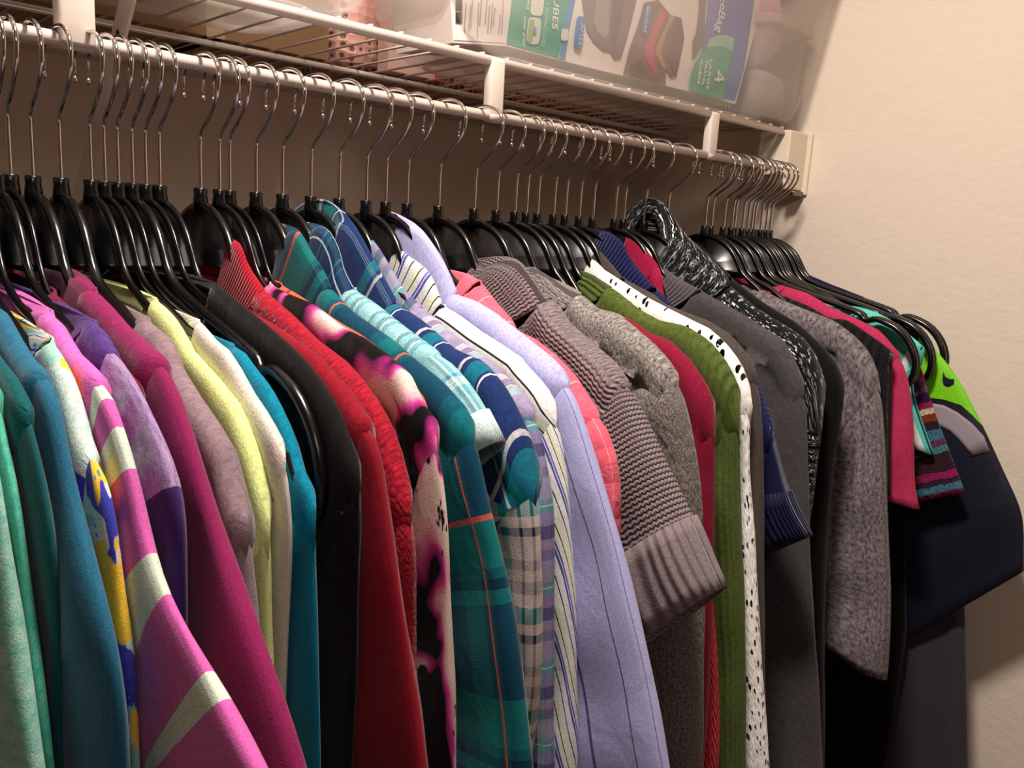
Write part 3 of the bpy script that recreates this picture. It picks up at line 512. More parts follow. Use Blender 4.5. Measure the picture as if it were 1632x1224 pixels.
def garment(key, h, name, label, cat, m, kc=2, seam=None, collar=None, cm=None, droop=.07, rise=.004, sm=None, sleeve='long', width=.105, endw=.085, tmax=.016, hem=.88, hemdir=None, ext=True, yn=None, folds=1.0, puff=1.0, T=None, cuff=None, sidew=None, cname='collar', vz=0, xlean=0.0, v0=0, wfun=None, lump=0, bulge=.15, hanger=True, hk=(.55, 1.0), nolim=False):
    x = HX[h]; ga, gb = gaps(x); pts = list(OUT[key])
    tf = max(.0045, min(tmax, ga*.46)); tb = max(.0045, min(tmax, gb*.46))
    if T: tf, tb = T
    root = empty(name, (x, 0, 1.70), label, cat)
    sec = pts[:kc+1]
    sh_line = pts[kc:seam+1] if seam else pts[kc:]
    yn_ = yn if yn else max(.05, -sh_line[0][0]-.002); zn = sh_line[0][1]
    # make the shoulder start at the neck edge and never dip below the hanger arm
    line = [(y, z-.001) for y, z in sh_line]
    if -line[0][0] > yn_+.004: line = [(-yn_, interp(sorted([(-a, b) for a, b in ARM[:17]]), yn_)+.0045)] + line
    ysm = -line[-1][0]
    sw = sidew or (lambda z: ysm-.045 if z < 1.36 else lerp(ysm-.045, ysm, (z-1.36)/.12) if z < 1.48 else ysm)
    ph = random.random()*6
    b = body_mesh(key, root, x, line, yn_, line[0][1], sw, tf*.86, tb*.86, m, hem, droop, ph, folds)
    if collar is not False:
        sec_ = [(y, z) for y, z in sec]
        if len(sec_) >= 2:
            collar_mesh(cname, root, sec_, tf*1.05, tb*1.05, cm or m, droop, rise, lump)
    if seam is not None and sleeve:
        a_, b_ = pts[seam], pts[seam-1] if seam > 0 else (pts[seam][0]+.01, pts[seam][1]+.003)
        dv = Vector((b_[0]-a_[0], b_[1]-a_[1])).normalized()*.012
        path = [(a_[0]+dv.x, a_[1]+dv.y-.0015)] + pts[seam:]
        if ext:
            p, q_ = path[-2], path[-1]; d = Vector((q_[0]-p[0], q_[1]-p[1])).normalized(); cur = q_
            endz = .90
            while cur[1] > endz:
                d = Vector((d.x*.86, d.y)).normalized(); cur = (cur[0]+d.x*.03, cur[1]+d.y*.03); path.append(cur)
        # short lead-in under the shoulder cap
        ysc = min(1.0, (YW-.03)/max(abs(p_[0]) for p_ in path))
        for mir in (False, True):
            o, info = sleeve_mesh('sleeve', root, path, width, tf, tb, sm or m, mir, endw, True, hemdir, ph+mir, v0, puff, ysc if mir else 1, bulge, wfun, xlean, hk)
            if cuff:
                cmn, clen = cuff; V, n, NS, P = info
                tot = 0; i0 = n-1
                while i0 > 1 and tot < clen: tot += math.dist(V[i0*NS], V[(i0-1)*NS]); i0 -= 1
                VV = []; UVc = []; YZc = []; FF = []
                for i in range(i0, n):
                    cx = sum(V[i*NS+k][0] for k in range(NS))/NS; cy = sum(V[i*NS+k][1] for k in range(NS))/NS; cz = sum(V[i*NS+k][2] for k in range(NS))/NS
                    for k in range(NS+1):
                        v = V[i*NS+k % NS]; s_ = 1.05
                        VV.append((cx+(v[0]-cx)*(s_+.12), cy+(v[1]-cy)*s_, cz+(v[2]-cz)*s_)); UVc.append((k/NS*2.2*width, (i-i0)*.012)); YZc.append((v[1], v[2]+.7))
                for i in range(n-1-i0):
                    for k in range(NS):
                        q4 = (i*(NS+1)+k, (i+1)*(NS+1)+k, (i+1)*(NS+1)+k+1, i*(NS+1)+k+1); FF.append(q4 if not mir else q4[::-1])
                oc = mesh_obj('cuff', VV, FF, cmn, o, UVc, YZc); s = oc.modifiers.new('thickness', 'SOLIDIFY'); s.thickness = .002; s.offset = -1
    if hanger:
        put_hanger(x, 'Black plastic hanger holding the '+SHORT[key], rz=random.uniform(-.012, .012), lim=None if nolim else (sorted([(-a, b) for a, b in line]), yn_, ysm, max(.52, min(1.0, min(tf, tb)*.86/.0070))))
    return root
STD = [(-.085, 1.531), (-.11, 1.527), (-.15, 1.517), (-.20, 1.506), (-.245, 1.497)]
def floral_pastel(q, base):
    uvv, u, v = q.uv()
    def blob(sc, off, lo, col, prev, hi=1.0):
        nz = q.noise(q.vec(q.math('ADD', u, off), v), sc, 2, .45, .3)
        return q.mix(q.math('MULTIPLY', q.math('SUBTRACT', nz, lo), 60, clamp=True), prev, srgb(col))
    c = blob(22, 0, .50, (238, 212, 200), base); c = blob(24, 3.1, .56, (150, 196, 184), c)
    c = blob(22, 7.7, .53, (62, 62, 170), c); c = blob(20, 12.3, .54, (243, 196, 60), c); c = blob(60, 5.5, .68, (80, 120, 190), c)
    return c
def floral_dark(q, base):
    uvv, u, v = q.uv()
    nz = q.noise(q.vec(q.math('ADD', u, 2.37), q.math('MULTIPLY', v, .8)), 15, 2, .4, .5)
    c = q.ramp(nz, [(0, srgb((12, 10, 12))), (.487, srgb((14, 10, 12))), (.492, srgb((110, 22, 84))), (.525, srgb((200, 60, 140))), (.54, srgb((214, 120, 160))), (.565, srgb((226, 178, 182))), (.62, srgb((222, 200, 188)))], 'LINEAR')
    n2 = q.noise(q.vec(q.math('ADD', u, 4.0), v), 30, 3, .6)
    return q.mix(q.math('MULTIPLY', q.math('SUBTRACT', n2, .60), 30, clamp=True), c, srgb((26, 14, 20)))
def orange_paint(q, base):
    uvv, u, v = q.uv(); n2 = q.noise(uvv, 45, 3, .6)
    return q.mix(q.math('MULTIPLY', q.math('SUBTRACT', n2, .55), 25, clamp=True), base, srgb((120, 40, 90)))
def lower_purple(q, base):
    uvv, u, v = q.uv(); e = q.math('MULTIPLY_ADD', q.noise(uvv, 20, 2), .01, .098)
    return q.mix(q.math('GREATER_THAN', v, e), base, srgb((62, 34, 96)))
def F(*a, **k): return fabric(*a, **k).m
def heath(c, sc=90, am=.7, st=.6): return (c, sc, am, st)
# ---- far left group
garment('mint', -6, 'long_sleeve_shirt', 'Pale mint heathered shirt with streaky aqua marks, nearest the left edge', 'shirt',
        F('mint heather jersey', (172, 208, 196), heather=((66, 176, 152), 34, .8, 4.0)), kc=0, seam=4, collar=False, yn=.085)
garment('aqua', -5, 'long_sleeve_shirt', 'Aqua green streaky jersey shirt between the pale mint shirt and the dark teal one', 'shirt',
        F('aqua heather jersey', (62, 176, 150), heather=((120, 205, 180), 35, .7, 4.0)), kc=0, seam=4, collar=False, yn=.085)
garment('dteal', -4, 'long_sleeve_shirt', 'Dark teal green jersey top with a shoulder seam, second dark sleeve from the left edge', 'shirt',
        F('dark teal jersey', (16, 80, 86), heather=((28, 98, 100), 200, .5, .5)), kc=0, seam=5, collar=False, yn=.085)
garment('tblue', -3, 'long_sleeve_shirt', 'Teal blue brushed jersey top with sleeve seam, beside the pastel floral top', 'shirt',
        F('teal blue jersey', (32, 94, 124), heather=((56, 116, 142), 160, .55, .5)), kc=0, seam=5, collar=False, yn=.085, T=(.0075, .006))
garment('floral', -2, 'floral_shirt', 'Pale mint top printed with blue, peach and yellow flowers', 'shirt',
        F('pastel floral jersey', (198, 218, 208), paint=floral_pastel), kc=2, seam=7, droop=.05)
garment('pink', -1, 'striped_sweatshirt', 'Bright pink sweatshirt with wide pale mint stripes, its sleeve spreading towards the bottom', 'sweatshirt',
        F('pink jersey yoke', (214, 102, 180), vs=(None, [(0, (214, 102, 180))], 0)), kc=1, seam=6, droop=.05, T=(.0048, .0085), width=.115, endw=.125, xlean=-.01, hemdir=(.08, -.047), hk=(.12, .30),
        sm=F('pink and mint stripes', (214, 102, 180), vs=(None, [(0, (205, 218, 200)), (.012, (204, 94, 168)), (.034, (205, 218, 200)), (.058, (204, 94, 168)), (.100, (205, 218, 200)), (.122, (204, 94, 168)), (.168, (205, 218, 200)), (.186, (204, 94, 168)), (.235, (205, 218, 200)), (.262, (204, 94, 168)), (.305, (205, 218, 200)), (.325, (204, 94, 168)), (.38, (205, 218, 200)), (.402, (204, 94, 168)), (.46, (205, 218, 200)), (.485, (204, 94, 168))], 0)))
garment('purple', 0, 'layered_sweater', 'Lilac heathered sweater with dark purple neck and dark purple lower sleeve', 'sweater',
        F('dark purple knit', (72, 42, 112), heather=((110, 80, 150), 120, .5, 1)), kc=2, seam=5, droop=.04, T=(.0065, .007),
        sm=F('lilac heather fleece', (132, 98, 150), heather=((190, 168, 204), 130, .75, .6), paint=lower_purple))
garment('maroon_g', 1, 'sleeveless_top', 'Deep maroon top mostly hidden between the pink striped and purple sweaters', 'top',
        F('maroon jersey', (110, 18, 60)), kc=0, seam=None, collar=False, yn=.085)
garment('magenta', 2, 'roll_neck_sweater', 'Magenta fleece sweater with a rounded roll collar and long sleeve', 'sweater',
        F('magenta fleece', (130, 30, 80), heather=((144, 44, 92), 150, .4, .6)), kc=4, seam=8, droop=.05, T=(.0085, .009), width=.115, endw=.11, lump=.001)
garment('taupe', 3, 'long_sleeve_shirt', 'Greyish mauve heathered ribbed top between the magenta and pale yellow ones', 'shirt',
        F('mauve taupe rib', (142, 120, 126), 'jersey', .002, .5, heather=((108, 88, 96), 110, .6, .4)), kc=2, seam=11)
garment('yellow', 4, 'long_sleeve_shirt', 'Pale lemon yellow shirt with a raised shoulder seam', 'shirt',
        F('lemon jersey', (218, 230, 146), heather=((228, 238, 172), 120, .5, .6)), kc=2, seam=13, T=(.0055, .0055))
garment('oat', 5, 'long_sleeve_shirt', 'Off-white oatmeal heathered top with a low sleeve seam', 'shirt',
        F('oatmeal heather', (212, 212, 196), heather=((228, 208, 200), 40, .7, .5)), kc=2, seam=10)
garment('teal', 6, 'knit_sweater', 'Bright teal blue ribbed sweater beside the empty hanger', 'sweater',
        F('bright teal rib knit', (10, 120, 150), 'jersey', .0032, .5, heather=((18, 140, 168), 260, .5, .6)), kc=1, seam=9)
put_hanger(HX[7], 'Empty black plastic hanger, its curved end showing between teal sweater and black top')
garment('black_o', 8, 'long_sleeve_shirt', 'Plain black cotton top next to the empty hanger', 'shirt',
        F('black cotton', (22, 20, 20)), kc=1, seam=9, T=(.0045, .0075), width=.115)
garment('dred', 9, 'long_sleeve_shirt', 'Smooth crimson red shirt with its sleeve hanging wide', 'shirt',
        F('crimson jersey', (130, 16, 34)), kc=0, seam=8, collar=False, yn=.085, width=.13, endw=.15, T=(.006, .012), droop=.05)
garment('redknit', 10, 'knit_cardigan', 'Cherry red bouclé cardigan with a pointed ribbed collar', 'cardigan',
        F('red boucle knit', (146, 20, 40), 'marl', .0016, .8, heather=((178, 34, 54), 260, .6, 1)), kc=5, seam=15, droop=.06, T=(.010, .008),
        cm=F('red ribbed collar', (176, 20, 42), 'ribv', .0036, .6), cname='collar')
garment('floral_r', 11, 'floral_cardigan', 'Black sweater printed with large pink and magenta flowers', 'sweater',
        F('dark floral knit', (14, 12, 14), 'jersey', .0018, .4, paint=floral_dark), kc=0, seam=9, collar=False, yn=.085, T=(.006, .010), width=.12, endw=.12)
garment('orange', 12, 'sleeveless_top', 'Coral orange patterned top peeping out behind the black floral sweater', 'top',
        F('coral print', (232, 98, 62), paint=orange_paint), kc=0, seam=None, collar=False, yn=.085, T=(.004, .006))
# ---- shirts
tp_u = (.085, [(0, (8, 62, 84)), (.30, (10, 92, 104)), (.42, (12, 122, 118)), (.62, (10, 92, 104)), (.74, (8, 62, 84))], 0)
tp_v = (.115, [(0, (8, 58, 82)), (.25, (14, 130, 120)), (.52, (10, 100, 104)), (.58, (6, 40, 66)), (.64, (14, 120, 116)), (.72, (8, 58, 82))], .088)
tpl = dict(us=tp_u, vs=tp_v, lines=[('u', .085, .012, .012, (205, 90, 66), .85), ('v', .23, .008, .060, (200, 86, 62), .75)])
garment('tplaid', 13, 'flannel_shirt', 'Dark teal plaid flannel shirt with thin orange lines and a pointed collar', 'shirt',
        F('teal plaid flannel', (10, 96, 110), 'twill', .0016, .25, **tpl), kc=7, seam=15, droop=.075, rise=.006, width=.125, endw=.13, bulge=.2)
garment('lplaid', 14, 'short_sleeve_shirt', 'Light aqua plaid shirt with a short frayed hem sleeve and navy stitched collar', 'shirt',
        F('aqua and navy check', (160, 200, 205), 'twill', .0016, .3, us=(.036, [(0, (130, 186, 194)), (.3, (30, 120, 150)), (.42, (160, 206, 208)), (.5, (20, 44, 84)), (.62, (110, 178, 190)), (.8, (24, 52, 96)), (.9, (150, 200, 204))], 0.01),
          vs=(.05, [(0, (150, 192, 194)), (.55, (90, 150, 176)), (.62, (196, 214, 210)), (.8, (130, 180, 188))], 0), mode='twill'),
        kc=6, seam=9, ext=False, width=.075, endw=.07, T=(.013, .013), droop=.075, cuff=(F('pale aqua hem', (196, 214, 210), 'twill', .003, .3, heather=((160, 190, 196), 200, .5, 1)), .022),
        cm=F('navy plaid collar', (18, 56, 96), 'twill', .0016, .3, us=(.05, [(0, (16, 58, 92)), (.5, (20, 110, 130)), (.56, (16, 50, 88))], 0), vs=(.03, [(0, (18, 44, 84)), (.35, (40, 140, 150)), (.42, (18, 44, 84)), (.6, (22, 100, 120)), (.68, (18, 44, 84))], 0), lines=[('u', .03, .02, .01, (206, 222, 228), .8)]))
np_u = (.055, [(0, (24, 44, 92)), (.40, (10, 128, 140)), (.62, (24, 44, 92)), (.70, (232, 226, 222)), (.755, (24, 44, 92))], 0)
np_v = (.075, [(0, (26, 48, 98)), (.45, (12, 132, 140)), (.60, (26, 48, 98)), (.66, (226, 222, 220)), (.70, (26, 48, 98))], 0.02)
garment('nplaid', 15, 'flannel_shirt', 'Navy, teal and white plaid flannel shirt with its collar standing up behind the hook', 'shirt',
        F('navy teal plaid', (26, 48, 98), 'twill', .0016, .3, us=np_u, vs=np_v, plaid=.45, lines=[('u', .055, .012, .008, (235, 232, 230), .8)]), kc=4, seam=15, droop=.08, rise=.020, cname='collar',
        sm=F('white plaid flannel sleeve', (190, 176, 176), 'twill', .0016, .35, us=(.055, [(0, (186, 172, 172)), (.30, (22, 32, 66)), (.40, (190, 176, 176)), (.62, (20, 34, 70)), (.68, (190, 176, 176)), (.86, (16, 140, 136))], .012),
             vs=(.078, [(0, (216, 196, 186)), (.10, (150, 140, 146)), (.22, (222, 204, 194)), (.34, (22, 140, 134)), (.5, (224, 206, 196)), (.60, (40, 48, 84)), (.68, (206, 190, 184)), (.9, (150, 140, 146))], 0.02), mode='twill', ), T=(.0135, .0145), width=.12)
garment('madras', 16, 'plaid_shirt', 'Sheer purple, teal and pink madras plaid shirt', 'shirt',
        F('madras plaid', (120, 110, 150), 'twill', .0018, .2, us=(.045, [(0, (120, 112, 160)), (.3, (110, 170, 166)), (.5, (58, 44, 100)), (.66, (190, 172, 190)), (.8, (84, 92, 140))], 0), vs=(.062, [(0, (172, 160, 180)), (.26, (70, 168, 156)), (.42, (150, 130, 170)), (.58, (38, 36, 86)), (.74, (168, 152, 176)), (.84, (206, 120, 130)), (.87, (110, 120, 150))], .01),
          lines=[('u', .045, .012, 0, (214, 206, 214), .7), ('v', .062, .009, .02, (220, 210, 220), .6)]), kc=4, seam=9, droop=.075, T=(.0135, .013))
garment('stripe', 17, 'button_up_shirt', 'White dress shirt with thin black, navy and pale yellow stripes', 'shirt',
        F('striped shirting', (222, 222, 224), 'none', .002, .2, rough=.75, vs=(.036, [(0, (222, 222, 222)), (.16, (40, 36, 40)), (.20, (220, 221, 218)), (.40, (222, 226, 190)), (.52, (40, 36, 40)), (.56, (224, 222, 216)), (.74, (84, 88, 168)), (.80, (196, 200, 228)), (.84, (76, 78, 150)), (.92, (222, 222, 222))], 0)),
        kc=6, seam=14, droop=.07, lump=.0015, T=(.012, .012), width=.10,
        sm=F('striped shirting sleeve', (222, 222, 224), 'none', .002, .2, rough=.75, twist=.42, us=(.036, [(0, (222, 222, 222)), (.16, (40, 36, 40)), (.20, (220, 221, 218)), (.40, (222, 226, 190)), (.52, (40, 36, 40)), (.56, (224, 222, 216)), (.74, (84, 88, 168)), (.80, (196, 200, 228)), (.84, (76, 78, 150)), (.92, (222, 222, 222))], 0)))
garment('lav', 18, 'button_up_shirt', 'Lavender dress shirt with fine dark pinstripes on a long smooth sleeve', 'shirt',
        F('lavender cotton', (170, 170, 214), 'none', .002, .15, rough=.75, heather=((196, 196, 236), 60, .4, .5)), kc=6, seam=12, droop=.075, rise=.012, T=(.012, .014), width=.13, endw=.125, bulge=.06,
        sm=F('lavender pinstripe sleeve', (170, 170, 214), 'none', .002, .15, rough=.75, lines=[('u', .030, .022, .004, (70, 60, 100), .9)]))
garment('coral', 19, 'quilted_jacket', 'Coral pink quilted jacket with white stitching, squeezed beside the lavender shirt', 'jacket',
        F('coral quilted cotton', (228, 98, 118), 'quilt', .03, .6, lines=[('u', .028, .016, .004, (238, 178, 184), .8)]), kc=3, seam=11, droop=.06, T=(.016, .012), width=.11,
        cm=F('coral collar', (232, 108, 126), 'quilt', .03, .3))
garment('greyknit', 20, 'knit_cardigan', 'Chunky taupe grey cardigan with a folded shawl collar and a short ribbed sleeve', 'cardigan',
        F('taupe chunky garter knit', (138, 124, 126), 'chunky', .0056, 1.0, heather=((104, 92, 95), 300, .7, 1)), kc=9, seam=14, droop=.06, rise=-.002, ext=False, width=.115, hemdir=(.065, -.073), T=(.019, .022), tmax=.022, lump=.002, puff=1.1,
        wfun=lambda s: .085+.02*min(1, s/.1), cuff=(F('taupe ribbed cuff', (134, 120, 122), 'rib', .0092, 1.0, heather=((104, 92, 95), 300, .6, 1)), .048))
garment('marl', 21, 'knit_cardigan', 'Charcoal and light grey marled cardigan with a thick rolled collar', 'cardigan',
        F('charcoal marl knit', (66, 60, 58), 'marl', .0034, 1.0, heather=((188, 180, 174), 560, .8, .8)), kc=5, seam=11, droop=.06, T=(.018, .014), tmax=.02, lump=.002, width=.12,
        sm=F('charcoal marl ribbed sleeve', (58, 51, 48), 'marl', .0036, 1.0, heather=((168, 158, 150), 560, .7, .8)))
garment('burg', 22, 'long_sleeve_shirt', 'Burgundy sweater with a dropped shoulder seam beside the marled cardigan', 'sweater',
        F('burgundy wool', (126, 20, 48)), kc=0, seam=9, collar=False, yn=.085, T=(.012, .011))
garment('cknit', 23, 'cable_sweater', 'Coral red cable knit sweater showing as a narrow strip beside the olive cardigan', 'sweater',
        F('coral cable knit', (226, 50, 66), 'cable', .016, 1.0), kc=0, seam=2, collar=False, yn=.10, T=(.012, .012), sleeve='long')
garment('gtop', 24, 'sleeveless_top', 'Charcoal strappy top hidden low between the coral cable knit and the olive cardigan', 'top', F('charcoal jersey', (50, 46, 48)), kc=0, seam=None, collar=False, yn=.09, hem=1.1)
garment('green', 25, 'knit_cardigan', 'Olive green cable knit cardigan', 'cardigan',
        F('olive knit', (66, 80, 36), 'rib', .008, .7, heather=((104, 122, 48), 200, .5, 1)), kc=3, seam=11, droop=.05, T=(.013, .012))
def lace_fabric():
    q = fabric('white crochet lace', (250, 248, 242), 'marl', .004, .8)
    uvv, u, v = q.uv(); vo = q.n('ShaderNodeTexVoronoi'); q.put(vo.inputs['Vector'], q.vec(u, q.math('MULTIPLY', v, .6))); vo.inputs['Scale'].default_value = 135; vo.inputs['Randomness'].default_value = .6
    nz = q.noise(uvv, 30, 2)
    thr = q.math('MULTIPLY_ADD', nz, .62, -.02)
    q.put(q.b.inputs['Alpha'], q.math('GREATER_THAN', vo.outputs['Distance'], q.math('MINIMUM', thr, .36)))
    return q.m
garment('white', 26, 'crochet_cardigan', 'White open crochet cardigan between the olive and the brown knits', 'cardigan',
        lace_fabric(), kc=3, seam=12, droop=.05, T=(.009, .009), cm=F('white solid knit', (244, 240, 232), 'ribv', .003, .5))
garment('brown', 27, 'knit_cardigan', 'Dark brownish grey fine knit cardigan behind the white crochet one', 'cardigan',
        F('brown grey knit', (70, 62, 58), heather=((88, 80, 76), 200, .5, 1)), kc=3, seam=10, T=(.009, .010))
garment('navy', 28, 'short_sleeve_sweater', 'Navy blue ribbed sweater with a ribbed cuff poking out to the front', 'sweater',
        F('navy knit', (24, 28, 74), 'rib', .003, .6), kc=5, seam=9, droop=.05, ext=False, rise=.004, cm=F('navy ribbed collar', (26, 30, 78), 'ribv', .0055, 1.0), T=(.011, .018), xlean=.16, wfun=lambda s: .07, cuff=(F('navy ribbed cuff', (20, 24, 60), 'rib', .006, 1.0), .04))
garment('ktop', 29, 'sleeveless_top', 'Black strappy top hidden low between the navy ribbed sweater and the wine red top', 'top', F('black jersey', (20, 18, 20)), kc=0, seam=None, collar=False, yn=.09, hem=1.1)
garment('maroon', 30, 'sleeveless_top', 'Wine red top showing only a sliver of neckline before the silver flecked cardigan', 'top',
        F('wine jersey', (150, 24, 60)), kc=3, seam=None, droop=.05, T=(.012, .008))
garment('charc', 31, 'knit_sweater', 'Charcoal grey sweater with a wide ribbed yoke and plain sleeve', 'sweater',
        F('charcoal wool', (66, 62, 64), heather=((88, 84, 86), 180, .6, 1)), kc=4, seam=10, droop=.05, T=(.009, .019), tmax=.02, width=.13, endw=.13, cm=F('charcoal rib', (92, 86, 92), 'ribv', .006, 1.0))
def metallic():
    q = fabric('black knit with silver thread', (20, 21, 22), 'ribv', .008, .9)
    uvv, u, v = q.uv(); nz = q.noise(q.vec(q.math('MULTIPLY', u, .5), v), 420, 2, .6)
    row = q.math('MULTIPLY_ADD', q.math('SINE', q.math('MULTIPLY', v, 2*math.pi/.016)), .05, .565)
    f = q.math('MULTIPLY', q.math('SUBTRACT', nz, row), 14, clamp=True)
    col = q.b.inputs['Base Color']; q.put(col, q.mix(f, srgb((20, 22, 24)), srgb((206, 208, 206)))); q.put(q.b.inputs['Metallic'], q.math('MULTIPLY', f, .6))
    q.put(q.b.inputs['Roughness'], q.math('MULTIPLY_ADD', f, -.5, .85)); return q.m
Msil = metallic()
garment('silver', 32, 'metallic_cardigan', 'Black cardigan flecked with silver thread, its tall collar rising above the hangers', 'cardigan',
        Msil, kc=5, seam=12, droop=.06, rise=.052, T=(.016, .016), cm=Msil, ext=True)
garment('jblack', 33, 'knit_cardigan', 'Plain black cardigan directly behind the silver flecked one', 'cardigan',
        F('black wool', (16, 15, 15)), kc=2, seam=7, droop=.05, rise=.020, T=(.016, .019), tmax=.02, width=.13)
# ---- right group by the side wall
garment('gmarl', 34, 'slub_cardigan', 'Heathered grey and white slub top with a long loose sleeve', 'cardigan',
        F('grey white slub knit', (150, 140, 144), 'rib', .0105, .9, heather=((54, 46, 50), 300, .95, .55)), kc=2, seam=9, droop=.05, ext=False, hemdir=(.09, .02), width=.10, wfun=lambda s: .09+.02*min(1, s/.3), T=(.019, .008), bulge=.22)
garment('ruched', 35, 'ruched_top', 'Black ruched top with faint ribbed folds beside the raspberry tee', 'top',
        F('black ruched jersey', (28, 24, 26), 'ruche', .012, 1.0), kc=1, seam=7, droop=.05, ext=False, T=(.008, .013), width=.07, hem=1.0)
garment('rasp', 36, 't_shirt', 'Raspberry pink T-shirt with a short straight sleeve', 't-shirt',
        F('raspberry jersey', (178, 44, 84), heather=((196, 66, 104), 200, .5, .6)), kc=2, seam=8, droop=.05, ext=False, hemdir=(.05, .004), T=(.014, .008), width=.085, endw=.09, hem=1.12)
put_hanger(HX[37], 'Black plastic hanger directly behind the raspberry pink T-shirt')
def stripes_knit(q, base):
    uvv, u, v = q.uv(); w_ = q.math('MULTIPLY_ADD', q.noise(uvv, 60, 2), .006, v)
    f = q.math('FRACT', q.math('DIVIDE', w_, .15))
    c = q.ramp(f, [(0, srgb((120, 20, 60))), (.06, srgb((90, 70, 110))), (.12, srgb((50, 20, 50))), (.2, srgb((150, 30, 80))), (.26, srgb((200, 180, 150))), (.31, srgb((120, 50, 30))), (.38, srgb((40, 26, 36))), (.45, srgb((60, 110, 140))), (.54, srgb((90, 50, 80))), (.6, srgb((70, 120, 130))), (.66, srgb((50, 28, 38))), (.82, srgb((150, 30, 90))), (.88, srgb((50, 30, 50))), (.93, srgb((70, 120, 140)))])
    return q.mix(q.math('MULTIPLY', q.math('SUBTRACT', q.noise(uvv, 380, 3), .5), 5, clamp=True), c, srgb((40, 24, 34)))
garment('mknit', 40, 'striped_sweater', 'Multicoloured striped knit sweater in wine, blue and plum yarns', 'sweater',
        F('multicolour knit', (90, 40, 60), 'marl', .003, .9, paint=stripes_knit), kc=1, seam=8, droop=.05, ext=False, hemdir=(.06, -.03), T=(.006, .006), width=.085, hem=1.12)
put_hanger(HX[38], 'Second bare black plastic hanger behind the raspberry pink T-shirt, before the aqua striped top')
garment('aquas', 39, 'striped_t_shirt', 'Aqua T-shirt whose short sleeve has white and navy stripes', 't-shirt',
        F('aqua jersey', (96, 214, 200)), kc=1, seam=7, droop=.05, ext=False, hemdir=(.05, .01), T=(.010, .006), width=.05, hem=1.1,
        sm=F('aqua white stripes', (96, 214, 200), us=(.024, [(0, (222, 226, 218)), (.32, (70, 176, 160)), (.55, (24, 60, 80)), (.72, (84, 190, 175))], .010)))
put_hanger(HX[41], 'Black plastic hanger in the tight row by the side wall, behind the multicoloured knit')
garment('bdress', 42, 'long_dress', 'Long black dress hanging straight down below the grey slub top', 'dress',
        F('black crepe', (15, 13, 14)), kc=0, seam=None, collar=False, yn=.10, hem=.45, T=(.006, .006), sidew=lambda z: .31 if z < 1.05 else lerp(.31, .255, min(1, (z-1.05)/.35)), nolim=True)
def jersey_paint(q, base):
    uvv, y, z = q.uv('yz')
    yy = q.math('MULTIPLY', y, -1.0)
    f = q.n('ShaderNodeMapRange'); 
    curve = JC
    stops = [((a-.25)/.25, (b, b, b, 1)) for a, b in curve]
    r = q.ramp(q.math('DIVIDE', q.math('SUBTRACT', yy, .25), .25), stops, 'LINEAR')
    sx = q.n('ShaderNodeSeparateColor'); q.put(sx.inputs[0], r)
    return q.mix(q.math('MULTIPLY', q.math('GREATER_THAN', z, sx.outputs[0]), q.math('GREATER_THAN', yy, .262)), base, srgb((124, 212, 20)))
JC = [(0.25, 0.388), (0.2883, 0.388), (0.306, 0.3888), (0.3278, 0.3853), (0.3432, 0.3748), (0.3591, 0.3596), (0.3691, 0.3483), (0.5, 0.2483)]
Mj = fabric('navy mesh jersey', (13, 16, 36), 'jersey', strength=.2, rough=.55, sheen=.05, spec=.4, paint=jersey_paint)
jer = garment('jersey', 43, 'sports_jersey', 'Dark navy sports jersey with lime green shoulder and grey arc, beside the wall', 'jersey',
        Mj.m, kc=0, seam=4, collar=False, yn=.085, ext=False, hemdir=(.13, -.155), T=(.009, .010), wfun=lambda s: lerp(.075, .205, min(1, s/.27)), bulge=.10)
slv = [o for o in jer.children if o.name.startswith('sleeve')][0]
M_arc = simple('grey tackle twill', (150, 140, 148), .7, spec=.2); M_navy = simple('navy logo print', (14, 20, 44), .6, spec=.2)
def patch(name, rows, m):      # rows of (inner, outer) points in the sleeve plane, laid on the cloth
    V = []; F_ = []
    nr = len(rows); K = 6
    for a, b in rows:
        for k in range(K+1): V.append((-.03, lerp(a[0], b[0], k/K), lerp(a[1], b[1], k/K)-1.70))
    for i in range(nr-1):
        for k in range(K): F_.append((i*(K+1)+k, i*(K+1)+k+1, (i+1)*(K+1)+k+1, (i+1)*(K+1)+k))
    o = mesh_obj(name, V, F_, m, slv)
    s = o.modifiers.new('lie', 'SHRINKWRAP'); s.target = slv; s.wrap_method = 'PROJECT'; s.use_project_x = True; s.use_project_y = False; s.use_project_z = False; s.use_positive_direction = True; s.use_negative_direction = False; s.offset = .0012; s.wrap_mode = 'ABOVE_SURFACE'
    t = o.modifiers.new('thickness', 'SOLIDIFY'); t.thickness = .0006; t.offset = 0
    return o
tag(patch('sleeve_arc', [((-0.2867, 1.348), (-0.2765, 1.3787)), ((-0.2993, 1.3516), (-0.2926, 1.381)), ((-0.309, 1.352), (-0.3071, 1.3812)), ((-0.3207, 1.3484), (-0.325, 1.3753)), ((-0.333, 1.3399), (-0.3448, 1.3641)), ((-0.3428, 1.331), (-0.3606, 1.3497)), ((-0.3513, 1.3209), (-0.3706, 1.3317))], M_arc), 'grey curved band')
tag(patch('logo', [((-0.3, 1.4264), (-0.3008, 1.4247)), ((-0.3003, 1.4203), (-0.303, 1.42)), ((-0.3008, 1.415), (-0.3053, 1.4189)), ((-0.3023, 1.4106), (-0.3083, 1.4178)), ((-0.3055, 1.4077), (-0.3104, 1.4178)), ((-0.3097, 1.4078), (-0.3122, 1.4181)), ((-0.3148, 1.4118), (-0.3139, 1.4178))], M_navy), 'small navy curved tick logo')
